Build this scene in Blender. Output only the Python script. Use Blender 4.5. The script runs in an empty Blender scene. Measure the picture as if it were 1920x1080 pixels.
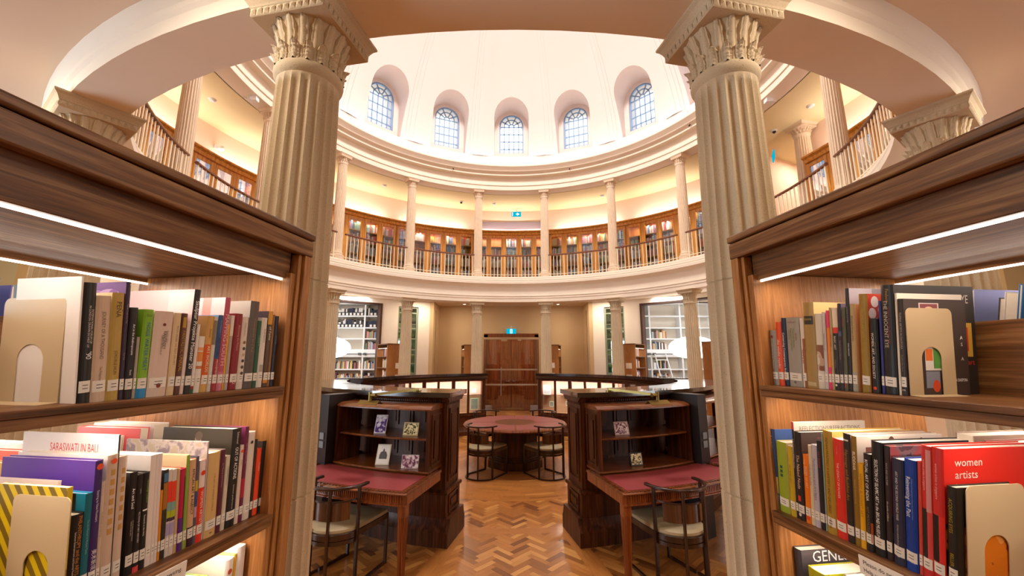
import bpy, math, random
from mathutils import Vector, Matrix
rnd = random.Random(11)
R = math.radians; sin = math.sin; cos = math.cos; PI = math.pi
C = bpy.context.scene.collection
S = bpy.context.scene
D = 7.976          # the camera stands this far from the middle of the rotunda

# ---------------------------------------------------------------- camera, sky, exposure
cam_d = bpy.data.cameras.new('camera'); cam = bpy.data.objects.new('camera', cam_d); C.objects.link(cam)
cam_d.sensor_width = 36; cam_d.lens = 36 * 764 / 1920; cam_d.clip_start = 0.02
cam.location = (-0.04, 0, 1.9); cam.rotation_euler = (R(99.84), 0, R(-0.25))
S.camera = cam
w = bpy.data.worlds.new('sky'); S.world = w; w.use_nodes = True
bg = w.node_tree.nodes['Background']; bg.inputs[0].default_value = (0.80, 0.90, 1.0, 1); bg.inputs[1].default_value = 3.3
S.view_settings.view_transform = 'Standard'; S.view_settings.look = 'None'
S.view_settings.exposure = 0.0; S.view_settings.gamma = 1.0; S.view_settings.use_curve_mapping = False
S.cycles.max_bounces = 8; S.cycles.diffuse_bounces = 5; S.cycles.glossy_bounces = 3
S.cycles.transparent_max_bounces = 12; S.cycles.transmission_bounces = 2
S.cycles.sample_clamp_indirect = 4.0; S.cycles.use_denoising = True; S.cycles.caustics_reflective = False

def P(r, th, z=0.0):           # polar point about the rotunda axis; th from the far side, + to the right
    return Vector((r * sin(R(th)), D + r * cos(R(th)), z))

def area(name, loc, target, sx, sy, power, col, spread=180):
    l = bpy.data.lights.new(name, 'AREA'); l.shape = 'RECTANGLE'; l.size = sx; l.size_y = sy
    l.energy = power; l.color = col; l.spread = R(spread)
    o = bpy.data.objects.new(name, l); C.objects.link(o); o.location = loc
    d = Vector(target) - Vector(loc); o.rotation_euler = d.to_track_quat('-Z', 'Y').to_euler()
    return o
WARM = (1.0, 0.84, 0.66); PINK = (1.0, 0.80, 0.72); YEL = (1.0, 0.87, 0.70)
# hidden cove lamps behind the upper cornice wash the drum and dome
for k in range(16):
    th = -180 + 11.25 + 22.5 * k
    area('cove_lamp', P(5.62, th, 8.70), P(5.5, th, 12), 2.0, 0.08, 9.5, (1.0, 0.88, 0.82)).rotation_euler = (PI, 0, R(-th))
# cove lamps on top of the gallery bookcases wash the gallery wall and ceiling
for k in range(-5, 6):
    th = 22.5 * k
    if 60 < th < 75: continue
    area('gallery_cove_lamp', P(7.68, th, 6.90), P(7.55, th, 8.2), 2.4, 0.08, 25, (1.0, 0.89, 0.80)).rotation_euler = (PI - .08, 0, R(-th))
for th in (-112.5, -90, -67.5, -45, -22.5, 0, 22.5, 45, 90, 112.5):     # added fill strips hidden behind the top door rail to light the books
    area('case_lamp', P(7.53, th, 6.63), P(7.53, th, 0), 2.5, 0.02, 26, YEL).rotation_euler = (R(6), 0, R(-th))
# ambulatory ceiling downlights, then added fill behind the camera
for th in (-165, -145, -120, -95, -70, 70, 95, 120, 145, 165):
    area('ambulatory_downlight', P(6.9, th, 4.0), P(6.9, th, 0), 0.3, 0.3, 25 if abs(th) > 110 else 34, WARM)
for th in (-14, 14, -26, 26):
    area('ambulatory_downlight', P(7.4, th, 4.0), P(7.4, th, 0), 0.2, 0.2, 26, WARM)
for x in (-2.2, 0, 2.2): area('ambulatory_downlight', (x, -1.6, 4.0), (x, -1.2, 0), 0.5, 0.5, 17, WARM)  # added behind the camera to brighten the near columns
area('oculus_skylight', (0, D, 13.8), (0, D, 0), 1.8, 1.8, 1000, (1.0, 0.94, 0.88))  # added fill under the closed dome top; there is no skylight opening

# ---------------------------------------------------------------- materials
def new_mat(name):
    m = bpy.data.materials.new(name); m.use_nodes = True
    nt = m.node_tree; b = nt.nodes['Principled BSDF']
    return m, nt, b
def hexc(h):
    h = h.lstrip('#'); v = [int(h[i:i+2], 16) / 255 for i in (0, 2, 4)]
    return tuple((c / 12.92 if c <= 0.04045 else ((c + 0.055) / 1.055) ** 2.4) for c in v) + (1,)
def mat(name, col, rough=0.5, metal=0.0, bump=0.0, bscale=40, vary=0.0, vscale=6, spec=0.5, emit=0.0, coat=0.0):
    m, nt, b = new_mat(name)
    col = hexc(col) if isinstance(col, str) else tuple(col) + ((1,) if len(col) == 3 else ())
    b.inputs['Base Color'].default_value = col; b.inputs['Roughness'].default_value = rough
    b.inputs['Metallic'].default_value = metal; b.inputs['Specular IOR Level'].default_value = spec
    b.inputs['Coat Weight'].default_value = coat
    if emit:
        b.inputs['Emission Color'].default_value = col; b.inputs['Emission Strength'].default_value = emit
    L = nt.links.new; N = nt.nodes.new
    if vary or bump:
        tc = N('ShaderNodeTexCoord')
    if vary:
        n = N('ShaderNodeTexNoise'); n.inputs['Scale'].default_value = vscale; n.inputs['Detail'].default_value = 6
        L(tc.outputs['Object'], n.inputs['Vector'])
        r = N('ShaderNodeValToRGB'); e = r.color_ramp.elements
        e[0].position = 0.3; e[1].position = 0.7
        e[0].color = tuple(c * (1 - vary) for c in col[:3]) + (1,); e[1].color = tuple(min(1, c * (1 + vary * .5)) for c in col[:3]) + (1,)
        L(n.outputs['Fac'], r.inputs['Fac']); L(r.outputs['Color'], b.inputs['Base Color'])
    if bump:
        n2 = N('ShaderNodeTexNoise'); n2.inputs['Scale'].default_value = bscale; n2.inputs['Detail'].default_value = 4
        L(tc.outputs['Object'], n2.inputs['Vector'])
        bp = N('ShaderNodeBump'); bp.inputs['Strength'].default_value = bump; bp.inputs['Distance'].default_value = 0.01
        L(n2.outputs['Fac'], bp.inputs['Height']); L(bp.outputs['Normal'], b.inputs['Normal'])
    return m
def wood(name, cols, axis='y', rough=0.42, scale=1.0, coat=0.05, contrast=(0.28, 0.5, 0.72), spec=0.35):
    """grain runs along the object's own axis"""
    m, nt, b = new_mat(name); L = nt.links.new; N = nt.nodes.new
    tc = N('ShaderNodeTexCoord'); mp = N('ShaderNodeMapping')
    s = {'x': (1.2, 26, 26), 'y': (26, 1.2, 26), 'z': (26, 26, 1.2)}[axis]
    mp.inputs['Scale'].default_value = tuple(v * scale for v in s)
    L(tc.outputs['Object'], mp.inputs['Vector'])
    n = N('ShaderNodeTexNoise'); n.inputs['Scale'].default_value = 1.0; n.inputs['Detail'].default_value = 5; n.inputs['Distortion'].default_value = 0.7
    L(mp.outputs['Vector'], n.inputs['Vector'])
    r = N('ShaderNodeValToRGB'); e = r.color_ramp.elements
    e[0].position = contrast[0]; e[0].color = hexc(cols[0]); e[1].position = contrast[2]; e[1].color = hexc(cols[2])
    el = e.new(contrast[1]); el.color = hexc(cols[1])
    L(n.outputs['Fac'], r.inputs['Fac'])
    mp2 = N('ShaderNodeMapping'); mp2.inputs['Scale'].default_value = tuple(v * scale * 6 for v in s); L(tc.outputs['Object'], mp2.inputs['Vector'])
    n2 = N('ShaderNodeTexNoise'); n2.inputs['Scale'].default_value = 1.0; n2.inputs['Detail'].default_value = 3; L(mp2.outputs['Vector'], n2.inputs['Vector'])
    mx = N('ShaderNodeMix'); mx.data_type = 'RGBA'; mx.blend_type = 'MULTIPLY'; mx.inputs['Factor'].default_value = 0.35
    L(r.outputs['Color'], mx.inputs[6]); 
    r2 = N('ShaderNodeValToRGB'); r2.color_ramp.elements[0].position = 0.3; r2.color_ramp.elements[0].color = (.45, .45, .45, 1); r2.color_ramp.elements[1].position = 0.62
    L(n2.outputs['Fac'], r2.inputs['Fac']); L(r2.outputs['Color'], mx.inputs[7]); L(mx.outputs[2], b.inputs['Base Color'])
    b.inputs['Specular IOR Level'].default_value = spec; b.inputs['Roughness'].default_value = rough; b.inputs['Coat Weight'].default_value = coat; b.inputs['Coat Roughness'].default_value = 0.2
    bp = N('ShaderNodeBump'); bp.inputs['Strength'].default_value = 0.12; bp.inputs['Distance'].default_value = 0.002
    L(n2.outputs['Fac'], bp.inputs['Height']); L(bp.outputs['Normal'], b.inputs['Normal'])
    return m
def emis(name, col, strength):
    m, nt, b = new_mat(name); nt.nodes.remove(b); e = nt.nodes.new('ShaderNodeEmission')
    e.inputs[0].default_value = hexc(col) if isinstance(col, str) else tuple(col) + (1,); e.inputs[1].default_value = strength
    nt.links.new(e.outputs[0], nt.nodes['Material Output'].inputs[0]); return m
def glass(name, tint=(1, 1, 1), refl=0.10):
    m, nt, b = new_mat(name); nt.nodes.remove(b); N = nt.nodes.new; L = nt.links.new
    t = N('ShaderNodeBsdfTransparent'); t.inputs[0].default_value = tuple(tint) + (1,)
    g = N('ShaderNodeBsdfGlossy'); g.inputs['Roughness'].default_value = 0.02
    lw = N('ShaderNodeFresnel'); lw.inputs[0].default_value = 1.5
    mu = N('ShaderNodeMath'); mu.operation = 'MULTIPLY_ADD'; mu.inputs[1].default_value = 0.9; mu.inputs[2].default_value = refl - 0.04; mu.use_clamp = True
    L(lw.outputs[0], mu.inputs[0]); mx = N('ShaderNodeMixShader'); L(mu.outputs[0], mx.inputs[0]); L(t.outputs[0], mx.inputs[1]); L(g.outputs[0], mx.inputs[2])
    L(mx.outputs[0], nt.nodes['Material Output'].inputs[0]); return m
_cc = {}
def col(h, rough=0.5):
    k = (h, rough)
    if k not in _cc: _cc[k] = mat('paint_' + h.lstrip('#'), h, rough)
    return _cc[k]

PLASTER = mat('cream_plaster', '#efe3d2', 0.75, vary=0.03, vscale=2)
PLASTER_W = mat('pale_dome_plaster', '#ddd0cb', 0.8, vary=0.02, vscale=1)
WALLP = mat('cream_wall_paint', '#dfc6a4', 0.8, vary=0.03, vscale=1.5)
CEILP = mat('pale_ceiling_paint', '#e9d6c0', 0.85)
OLIVE = mat('olive_wall_paint', '#a58a5c', 0.85)
BEIGE = mat('beige_wall_paint', '#cfb085', 0.8)
TANW = mat('tan_wall_paint', '#bb8e60', 0.8)
WHITE = mat('white_paint', '#eef0f2', 0.5)
MAUVE_SHADE = mat('mauve_panel', '#85747a', 0.8)  # darkened colour in place of an unlit recess
def stone():
    m, nt, b = new_mat('speckled_stone'); L = nt.links.new; N = nt.nodes.new
    tc = N('ShaderNodeTexCoord')
    n = N('ShaderNodeTexNoise'); n.inputs['Scale'].default_value = 190; n.inputs['Detail'].default_value = 3; L(tc.outputs['Object'], n.inputs['Vector'])
    r = N('ShaderNodeValToRGB'); e = r.color_ramp.elements; e[0].position = 0.25; e[0].color = hexc('#927c5a'); e[1].position = 0.36; e[1].color = hexc('#d3bf9f')
    el = e.new(0.8); el.color = hexc('#dccaac')
    L(n.outputs['Fac'], r.inputs['Fac'])
    n3 = N('ShaderNodeTexNoise'); n3.inputs['Scale'].default_value = 3; n3.inputs['Detail'].default_value = 5; L(tc.outputs['Object'], n3.inputs['Vector'])
    mx = N('ShaderNodeMix'); mx.data_type = 'RGBA'; mx.blend_type = 'MULTIPLY'; mx.inputs['Factor'].default_value = 0.3
    L(r.outputs['Color'], mx.inputs[6]); L(n3.outputs['Fac'], mx.inputs[7]); L(mx.outputs[2], b.inputs['Base Color'])
    b.inputs['Roughness'].default_value = 0.85
    bp = N('ShaderNodeBump'); bp.inputs['Strength'].default_value = 0.25; bp.inputs['Distance'].default_value = 0.004
    L(n.outputs['Fac'], bp.inputs['Height']); L(bp.outputs['Normal'], b.inputs['Normal']); return m
STONE = stone()
PALESTONE = mat('pale_stone', '#e6d2b8', 0.8, vary=0.06, vscale=8)
WAL_Y = wood('walnut_grain_lengthways', ('#42280f', '#744a28', '#9c744a'), 'y', scale=2.6)
WAL_X = wood('walnut_grain_across', ('#4a2e18', '#805636', '#a47a54'), 'x', scale=1.5)
WAL_Z = wood('walnut_grain_upright', ('#8a5a2e', '#a8723e', '#bc8650'), 'z', scale=5)
MAH = wood('dark_mahogany', ('#2a1408', '#4e2812', '#6c3c1e'), 'z', 0.42, 1.0, 0.06, spec=.18)
MAH_T = mat('polished_mahogany_top', '#2a1812', 0.2, vary=0.2, vscale=5, coat=0.8)
MAH_R = wood('red_mahogany', ('#5c2a10', '#84441e', '#9c582c'), 'z', 0.32, 1.2, 0.3)
MAH_S = wood('mahogany_shelf', ('#4a2410', '#703a18', '#8a4c22'), 'x', 0.28, 1.0, 0.4)
OAK = wood('orange_oak', ('#b87424', '#dc963a', '#ecae58'), 'z', 0.4, 0.8, 0.2)
OAK_S = mat('yellow_oak_shelf', '#c08a3c', 0.5)
RAILW = mat('brown_handrail', '#6b3614', 0.3, coat=0.4)
LEATHER = mat('red_leather', '#8e3a3c', 0.42, bump=0.15, bscale=300, vary=0.10, vscale=6)
CUSHION = mat('cream_leather', '#a39170', 0.55)
BRASS = mat('brass', '#8a7844', 0.35, metal=0.85)
METAL = mat('brushed_steel', '#b9b2a8', 0.3, metal=0.9)
BLACK = mat('black_plastic', '#121212', 0.35)
BEIGEM = mat('beige_enamel', '#cdb894', 0.4)
PAPER = mat('book_pages', '#efe4d2', 0.8)
STICK = mat('white_sticker', '#ece6dd', 0.5)
INK = mat('black_ink', '#16120f', 0.6)
GLASS = glass('clear_glass'); GLASS_S = glass('showcase_glass', refl=0.06)
GLASS_W = glass('window_glass', (0.97, 0.99, 1), 0.05)
GREENG = glass('green_glass_edge', (0.75, 0.9, 0.75), 0.12)
LED = emis('led_strip_light', (1.0, 0.86, 0.74), 5)
LAMPW = emis('glowing_lamp', (1.0, 0.97, 0.92), 6)
SPOT = emis('downlight_disc', (1.0, 0.9, 0.75), 8)

# ---------------------------------------------------------------- mesh helpers
WM = {}; CH = {}
_tx = {}
def text_geo(s):
    if s not in _tx:
        c = bpy.data.curves.new('t', 'FONT'); c.body = s; c.size = 1; c.resolution_u = 2; c.align_x = 'CENTER'
        o = bpy.data.objects.new('t', c); C.objects.link(o)
        me = bpy.data.meshes.new_from_object(o)
        v = [tuple(x.co) for x in me.vertices]; f = [tuple(p.vertices) for p in me.polygons]
        bpy.data.objects.remove(o); bpy.data.curves.remove(c); bpy.data.meshes.remove(me)
        if v:
            x0 = min(a[0] for a in v); x1 = max(a[0] for a in v)
            v = [(a[0] - (x0 + x1) / 2, a[1] - 0.34, 0) for a in v]; wd = x1 - x0
        else: wd = 1
        _tx[s] = (v, f, wd)
    return _tx[s]
class MB:
    def __init__(s): s.v = []; s.f = []; s.m = []
    def add(s, vs, fs, m=0, M=None):
        o = len(s.v)
        s.v += [tuple(M @ Vector(a)) for a in vs] if M is not None else [tuple(a) for a in vs]
        s.f += [tuple(i + o for i in f) for f in fs]; s.m += [m] * len(fs); return s
    def box(s, x0, x1, y0, y1, z0, z1, m=0, M=None):
        x0, x1 = min(x0, x1), max(x0, x1); y0, y1 = min(y0, y1), max(y0, y1)
        vs = [(x0, y0, z0), (x1, y0, z0), (x1, y1, z0), (x0, y1, z0), (x0, y0, z1), (x1, y0, z1), (x1, y1, z1), (x0, y1, z1)]
        return s.add(vs, [(0, 3, 2, 1), (4, 5, 6, 7), (0, 1, 5, 4), (1, 2, 6, 5), (2, 3, 7, 6), (3, 0, 4, 7)], m, M)
    def quad(s, a, b, c, d, m=0): return s.add([a, b, c, d], [(0, 1, 2, 3)], m)
    def rev(s, prof, th0, th1, n, m=0, c=(0, D), closed=True):
        """turn an (r, z) outline about the axis between two bearings"""
        full = abs(abs(th1 - th0) - 360) < 1e-6; k = len(prof); vs = []; fs = []
        for i in range(n if full else n + 1):
            a = R(th0 + (th1 - th0) * i / n)
            vs += [(c[0] + r * sin(a), c[1] + r * cos(a), z) for r, z in prof]
        for i in range(n):
            j = (i + 1) % n if full else i + 1
            for q in range(k if closed else k - 1):
                p = (q + 1) % k; fs.append((i * k + q, i * k + p, j * k + p, j * k + q))
        if closed and not full: fs += [tuple(range(k))[::-1], tuple(n * k + q for q in range(k))]
        return s.add(vs, fs, m)
    def arc(s, r0, r1, z0, z1, th0, th1, n=8, m=0): return s.rev([(r0, z0), (r0, z1), (r1, z1), (r1, z0)], th0, th1, n, m)
    def tube(s, pts, r, n=8, m=0, cap=True):
        pts = [Vector(p) for p in pts]; rs = r if isinstance(r, (list, tuple)) else [r] * len(pts); vs = []; fs = []
        up = None
        for i, p in enumerate(pts):
            t = (pts[min(i + 1, len(pts) - 1)] - pts[max(i - 1, 0)]).normalized()
            if up is None: up = Vector((0, 0, 1)) if abs(t.z) < .9 else Vector((1, 0, 0))
            a = t.cross(up).normalized(); b = a.cross(t).normalized(); up = b
            vs += [tuple(p + (a * cos(2 * PI * k / n) + b * sin(2 * PI * k / n)) * rs[i]) for k in range(n)]
        for i in range(len(pts) - 1):
            for k in range(n): fs.append((i * n + k, i * n + (k + 1) % n, (i + 1) * n + (k + 1) % n, (i + 1) * n + k))
        if cap: fs += [tuple(range(n))[::-1], tuple((len(pts) - 1) * n + k for k in range(n))]
        return s.add(vs, fs, m)
    def sweep(s, pts, w_, h, m=0):
        """a rectangular bar along a path in a level plane"""
        pts = [Vector(p) for p in pts]; vs = []; fs = []
        for i, p in enumerate(pts):
            t = (pts[min(i + 1, len(pts) - 1)] - pts[max(i - 1, 0)]); t.z = 0; t.normalize(); a = Vector((t.y, -t.x, 0)) * w_ / 2; u = Vector((0, 0, h / 2))
            vs += [tuple(p - a - u), tuple(p + a - u), tuple(p + a + u), tuple(p - a + u)]
        for i in range(len(pts) - 1):
            for k in range(4): fs.append((i * 4 + k, i * 4 + (k + 1) % 4, i * 4 + 4 + (k + 1) % 4, i * 4 + 4 + k))
        e = (len(pts) - 1) * 4; fs += [(3, 2, 1, 0), (e, e + 1, e + 2, e + 3)]
        return s.add(vs, fs, m)
    def prism(s, poly, z0, z1, m=0, M=None):
        n = len(poly); vs = [(x, y, z0) for x, y in poly] + [(x, y, z1) for x, y in poly]
        return s.add(vs, [tuple(range(n))[::-1], tuple(range(n, 2 * n))] + [(i, (i + 1) % n, n + (i + 1) % n, n + i) for i in range(n)], m, M)
    def ball(s, c, rx, ry, rz, n=16, k=10, m=0):
        vs = []; fs = []
        for i in range(k + 1):
            a = PI * i / k
            vs += [(c[0] + rx * sin(a) * cos(2 * PI * j / n), c[1] + ry * sin(a) * sin(2 * PI * j / n), c[2] + rz * cos(a)) for j in range(n)]
        for i in range(k):
            for j in range(n): fs.append((i * n + j, (i + 1) * n + j, (i + 1) * n + (j + 1) % n, i * n + (j + 1) % n))
        return s.add(vs, fs, m)
    def text(s, t, M, h, maxlen, m=0):
        v, f, wd = text_geo(t); k = min(h / 0.7, maxlen / wd); ky = h / 0.7 if k > 0.55 * h / 0.7 else k / 0.55
        return s.add([(a * k, b * ky, 0) for a, b, _ in v], f, m, M)
def link(name, mb, mats, parent=None, smooth=True, world=False, bevel=0, recalc=False):
    me = bpy.data.meshes.new(name)
    vs = mb.v
    if world and parent is not None:
        I = WM[parent.name].inverted(); vs = [tuple(I @ Vector(a)) for a in vs]
    me.from_pydata(vs, [], mb.f)
    mats = mats if isinstance(mats, (list, tuple)) else [mats]
    for mm in mats: me.materials.append(mm)
    if len(mats) > 1: me.polygons.foreach_set('material_index', mb.m)
    import bmesh
    bm = bmesh.new(); bm.from_mesh(me)
    if recalc: bmesh.ops.recalc_face_normals(bm, faces=bm.faces)
    bm.to_mesh(me); bm.free()
    if smooth:
        me.polygons.foreach_set('use_smooth', [True] * len(me.polygons)); me.set_sharp_from_angle(angle=R(32))
    me.update()
    o = bpy.data.objects.new(name, me); C.objects.link(o)
    if parent is not None: o.parent = parent; CH.setdefault(parent.name, []).append(o)
    if bevel:
        b = o.modifiers.new('bevel', 'BEVEL'); b.width = bevel; b.segments = 2; b.limit_method = 'ANGLE'; b.angle_limit = R(50); b.harden_normals = False
    return o
def thing(name, label, cat, loc=(0, 0, 0), rotz=0, group=None):
    o = bpy.data.objects.new(name, None); C.objects.link(o); o.empty_display_size = 0.1
    o.location = loc; o.rotation_euler = (0, 0, rotz); WM[o.name] = Matrix.Translation(Vector(loc)) @ Matrix.Rotation(rotz, 4, 'Z')
    return tag(o, label, cat, group)
def tag(o, label, cat, group=None):
    o['label'] = label; o['category'] = cat
    if group: o['group'] = group
    return o
def struct(name, mb, mats, **k):
    o = link(name, mb, mats, **k); o['kind'] = 'structure'; return o
def dup(root, loc=None, rotz=None, label=None, group=None):
    r = root.copy(); C.objects.link(r)
    if loc is not None: r.location = loc
    if rotz is not None: r.rotation_euler = (0, 0, rotz)
    if label: r['label'] = label
    if group: r['group'] = group
    def kids(a, b):
        for ch in CH.get(a.name, []):
            c = ch.copy(); C.objects.link(c); c.parent = b; CH.setdefault(b.name, []).append(c); kids(ch, c)
    kids(root, r); return r
def outward(th): return R(-th)     # turns local +Y to point along bearing th, local +X to the right of it
# ================================================================ THE SETTING
# ---- floor: herringbone boards, board rings and radial borders
def floor_mat():
    m, nt, b = new_mat('oak_parquet'); L = nt.links.new; N = nt.nodes.new
    at = N('ShaderNodeAttribute'); at.attribute_name = 'tone'
    r = N('ShaderNodeValToRGB'); e = r.color_ramp.elements
    e[0].position = 0.0; e[0].color = hexc('#7c4820'); e[1].position = 1.0; e[1].color = hexc('#cf9450')
    a = e.new(0.3); a.color = hexc('#a5682e'); a = e.new(0.75); a.color = hexc('#b9783a')
    L(at.outputs['Fac'], r.inputs['Fac'])
    uv = N('ShaderNodeUVMap'); mp = N('ShaderNodeMapping'); mp.inputs['Scale'].default_value = (6, 90, 1); L(uv.outputs[0], mp.inputs['Vector'])
    n = N('ShaderNodeTexNoise'); n.inputs['Scale'].default_value = 1; n.inputs['Detail'].default_value = 4; L(mp.outputs[0], n.inputs['Vector'])
    r2 = N('ShaderNodeValToRGB'); r2.color_ramp.elements[0].position = .25; r2.color_ramp.elements[0].color = (.6, .6, .6, 1); r2.color_ramp.elements[1].position = .6
    L(n.outputs['Fac'], r2.inputs['Fac'])
    mx = N('ShaderNodeMix'); mx.data_type = 'RGBA'; mx.blend_type = 'MULTIPLY'; mx.inputs['Factor'].default_value = 0.7
    L(r.outputs['Color'], mx.inputs[6]); L(r2.outputs['Color'], mx.inputs[7]); L(mx.outputs[2], b.inputs['Base Color'])
    b.inputs['Roughness'].default_value = 0.33; b.inputs['Coat Weight'].default_value = 0.25; b.inputs['Coat Roughness'].default_value = 0.15
    return m
FV = []; FF = []; FT = []; FU = []
def plank(p, tone, z=0.0):
    o = len(FV); FV.extend([(x, y, z) for x, y in p]); FF.append(tuple(range(o, o + 4))); FT.append(tone)
    a, b_, c = Vector(p[0]), Vector(p[1]), Vector(p[2]); l = (b_ - a).length; w_ = (c - b_).length; s = rnd.random() * 50
    FU.extend([(s, s), (s + l, s), (s + l, s + w_), (s, s + w_)])
W_ = 0.06; q = math.sqrt(.5)
g = 0.0012
for i in range(-160, 161):
    for j in range(-40, 41):
        cx, cy = i + 4 * j, i - 4 * j
        for rect in ((0, 0, 4, 1), (0, 1, 1, 5)):
            mx_, my_ = cx + (rect[0] + rect[2]) / 2, cy + (rect[1] + rect[3]) / 2
            X, Y = (mx_ - my_) * q * W_, (mx_ + my_) * q * W_ + D
            rr = math.hypot(X, Y - D)
            if rr < 1.9 or rr > 9.8 or abs(X) > 8.6 or Y < -1.5: continue
            if Y < 2.2 and abs(X) > 3: continue
            a = rect[0] * W_ + g; b_ = rect[1] * W_ + g; c = rect[2] * W_ - g; d = rect[3] * W_ - g
            cs = [(a, b_), (c, b_), (c, d), (a, d)]
            if rect[0] == 0 and rect[2] == 1: cs = [(a, d), (a, b_), (c, b_), (c, d)]
            cs = [(u + cx * W_, v + cy * W_) for u, v in cs]
            plank([((u - v) * q, (u + v) * q + D) for u, v in cs], min(1, max(0, rnd.gauss(.55, .34))))
def ring(r0, r1, z, ln, t0=.55, tv=.2):
    n = max(6, int(2 * PI * (r0 + r1) / 2 / ln)); off = rnd.random() * 360
    for k in range(n):
        t = min(1, max(0, rnd.gauss(t0, tv))); m_ = max(1, int(18 * 6 / n)) + 1
        for s in range(m_):
            a0 = off + 360 * (k + s / m_) / n; a1 = off + 360 * (k + (s + 1) / m_) / n - (.12 if s == m_ - 1 else 0)
            plank([tuple(P(r0 + .001, a0)[:2]), tuple(P(r0 + .001, a1)[:2]), tuple(P(r1 - .001, a1)[:2]), tuple(P(r1 - .001, a0)[:2])], t, z)
k = 0.3
while k < 1.98: ring(k, k + .073, .0008, .42); k += .073
ring(1.98, 2.06, .0012, .7, .7, .1)
for k in range(3): ring(2.95 + .05 * k, 3.0 + .05 * k, .0012, 1.2, .66, .1)
for k in range(16):
    th = 11.25 + 22.5 * k
    for s in range(-1, 2):
        r0 = 3.1
        while r0 < 8.4:
            r1 = r0 + .9 + rnd.random() * .4; u = P(1, th) - P(0, th); v = Vector((u.y, -u.x, 0)); cc = Vector((0, D, 0))
            a = cc + u * r0 + v * (s * .056 - .027); b_ = cc + u * r1 + v * (s * .056 - .027); w2 = v * .054
            plank([a[:2], b_[:2], (b_ + w2)[:2], (a + w2)[:2]], min(1, max(0, rnd.gauss(.62, .12))), .0012); r0 = r1 + .002
me = bpy.data.meshes.new('floor'); o0 = len(FV)
FV += [(-10, -3.5, -.004), (10, -3.5, -.004), (10, 17, -.004), (-10, 17, -.004)]; FF.append((o0, o0 + 1, o0 + 2, o0 + 3)); FT.append(.15); FU += [(0, 0)] * 4
FV += [(-10, -3.5, -.1), (10, -3.5, -.1), (10, 17, -.1), (-10, 17, -.1)]
FF += [(o0 + 7, o0 + 6, o0 + 5, o0 + 4), (o0 + 4, o0 + 5, o0 + 1, o0), (o0 + 5, o0 + 6, o0 + 2, o0 + 1), (o0 + 6, o0 + 7, o0 + 3, o0 + 2), (o0 + 7, o0 + 4, o0, o0 + 3)]; FT += [.15] * 5; FU += [(0, 0)] * 20
me.from_pydata(FV, [], FF); at = me.attributes.new('tone', 'FLOAT', 'FACE'); at.data.foreach_set('value', FT)
uvl = me.uv_layers.new(name='UVMap'); uvl.data.foreach_set('uv', [c for t in FU for c in t])
me.materials.append(floor_mat()); me.update()
fl = bpy.data.objects.new('floor', me); C.objects.link(fl); fl['kind'] = 'structure'

# ---- lower ring beam with the gallery edge, gallery floor, ambulatory ceiling
b = MB().rev([(5.87, 3.81), (5.87, 3.93), (5.855, 3.935), (5.855, 4.0), (5.84, 4.005), (5.84, 4.03), (5.88, 4.04), (5.88, 4.33), (5.85, 4.36),
              (5.79, 4.40), (5.72, 4.424), (5.72, 4.50), (5.745, 4.515), (5.735, 4.555), (5.77, 4.575), (5.77, 4.64), (5.80, 4.66), (5.80, 4.68),
              (6.28, 4.68), (6.28, 4.05), (6.26, 3.98), (6.23, 3.95), (6.225, 3.92), (6.205, 3.90), (6.2, 3.81)], 0, 360, 144)
struct('trim_1', b, PLASTER, recalc=True)
struct('floor', MB().rev([(6.28, 4.1), (6.28, 4.68), (8.05, 4.68), (8.05, 4.1)], 0, 360, 96), RAILW, recalc=True).name = 'floor_gallery'
b = MB().rev([(6.25, 4.02), (6.25, 4.09), (15.2, 4.09), (15.2, 4.02)], 0, 360, 96)
struct('ceiling', b, CEILP, recalc=True)
# ---- upper entablature and cornice
b = MB().rev([(5.87, 7.866), (5.87, 8.02), (5.845, 8.03), (5.845, 8.10), (5.87, 8.12), (5.87, 8.32), (5.83, 8.34), (5.70, 8.345), (5.70, 8.40), (5.67, 8.43), (5.61, 8.47),
              (5.59, 8.52), (5.52, 8.58), (5.50, 8.61), (5.50, 8.66), (5.53, 8.68), (5.55, 8.66), (5.56, 8.60), (6.1, 8.60), (6.3, 8.60), (6.3, 7.866)], 0, 360, 144)
struct('trim_2', b, PLASTER, recalc=True)
struct('ceiling', MB().rev([(6.28, 7.866), (6.28, 7.95), (10.8, 7.95), (10.8, 7.866)], 0, 360, 96), mat('warm_gallery_ceiling', '#eadcae', 0.85), recalc=True).name = 'ceiling_gallery'

# ---- dome with window recesses
def dr(z): return math.sqrt(max(.01, 36.9 - (z - 7.97) ** 2))
prof = [(dr(z), z) for z in [8.6 + 5.2 * (1 - (1 - i / 26) ** 1.5) for i in range(27)]]
prof += [(.05, 14.02), (.05, 14.3), (3.0, 13.9), (5.0, 13.0), (6.7, 12.0), (6.7, 8.6)]
dome = struct('ceiling_dome', MB().rev(prof, 0, 360, 160), PLASTER_W, recalc=True, smooth=False)
def arch(w_, z0, z1, n=14):
    zs = z1 - w_; return [(-w_, z0), (w_, z0)] + [(w_ * cos(PI * i / n), zs + w_ * sin(PI * i / n)) for i in range(n + 1)]
def cutter(w_, z0, z1, r0, r1):
    b = MB()
    for k in range(16):
        th = 22.5 * k; u = P(1, th) - P(0, th); v = Vector((u.y, -u.x, 0)); c0 = Vector((0, D, 0))
        a = arch(w_, z0, z1); n = len(a)
        vs = [c0 + u * r0 + v * x + Vector((0, 0, z)) for x, z in a] + [c0 + u * r1 + v * x + Vector((0, 0, z)) for x, z in a]
        b.add(vs, [tuple(range(n)), tuple(range(n, 2 * n))[::-1]] + [(i, n + i, n + (i + 1) % n, (i + 1) % n) for i in range(n)])
    return link('cutter', b, PLASTER_W, recalc=True, smooth=False)
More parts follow.
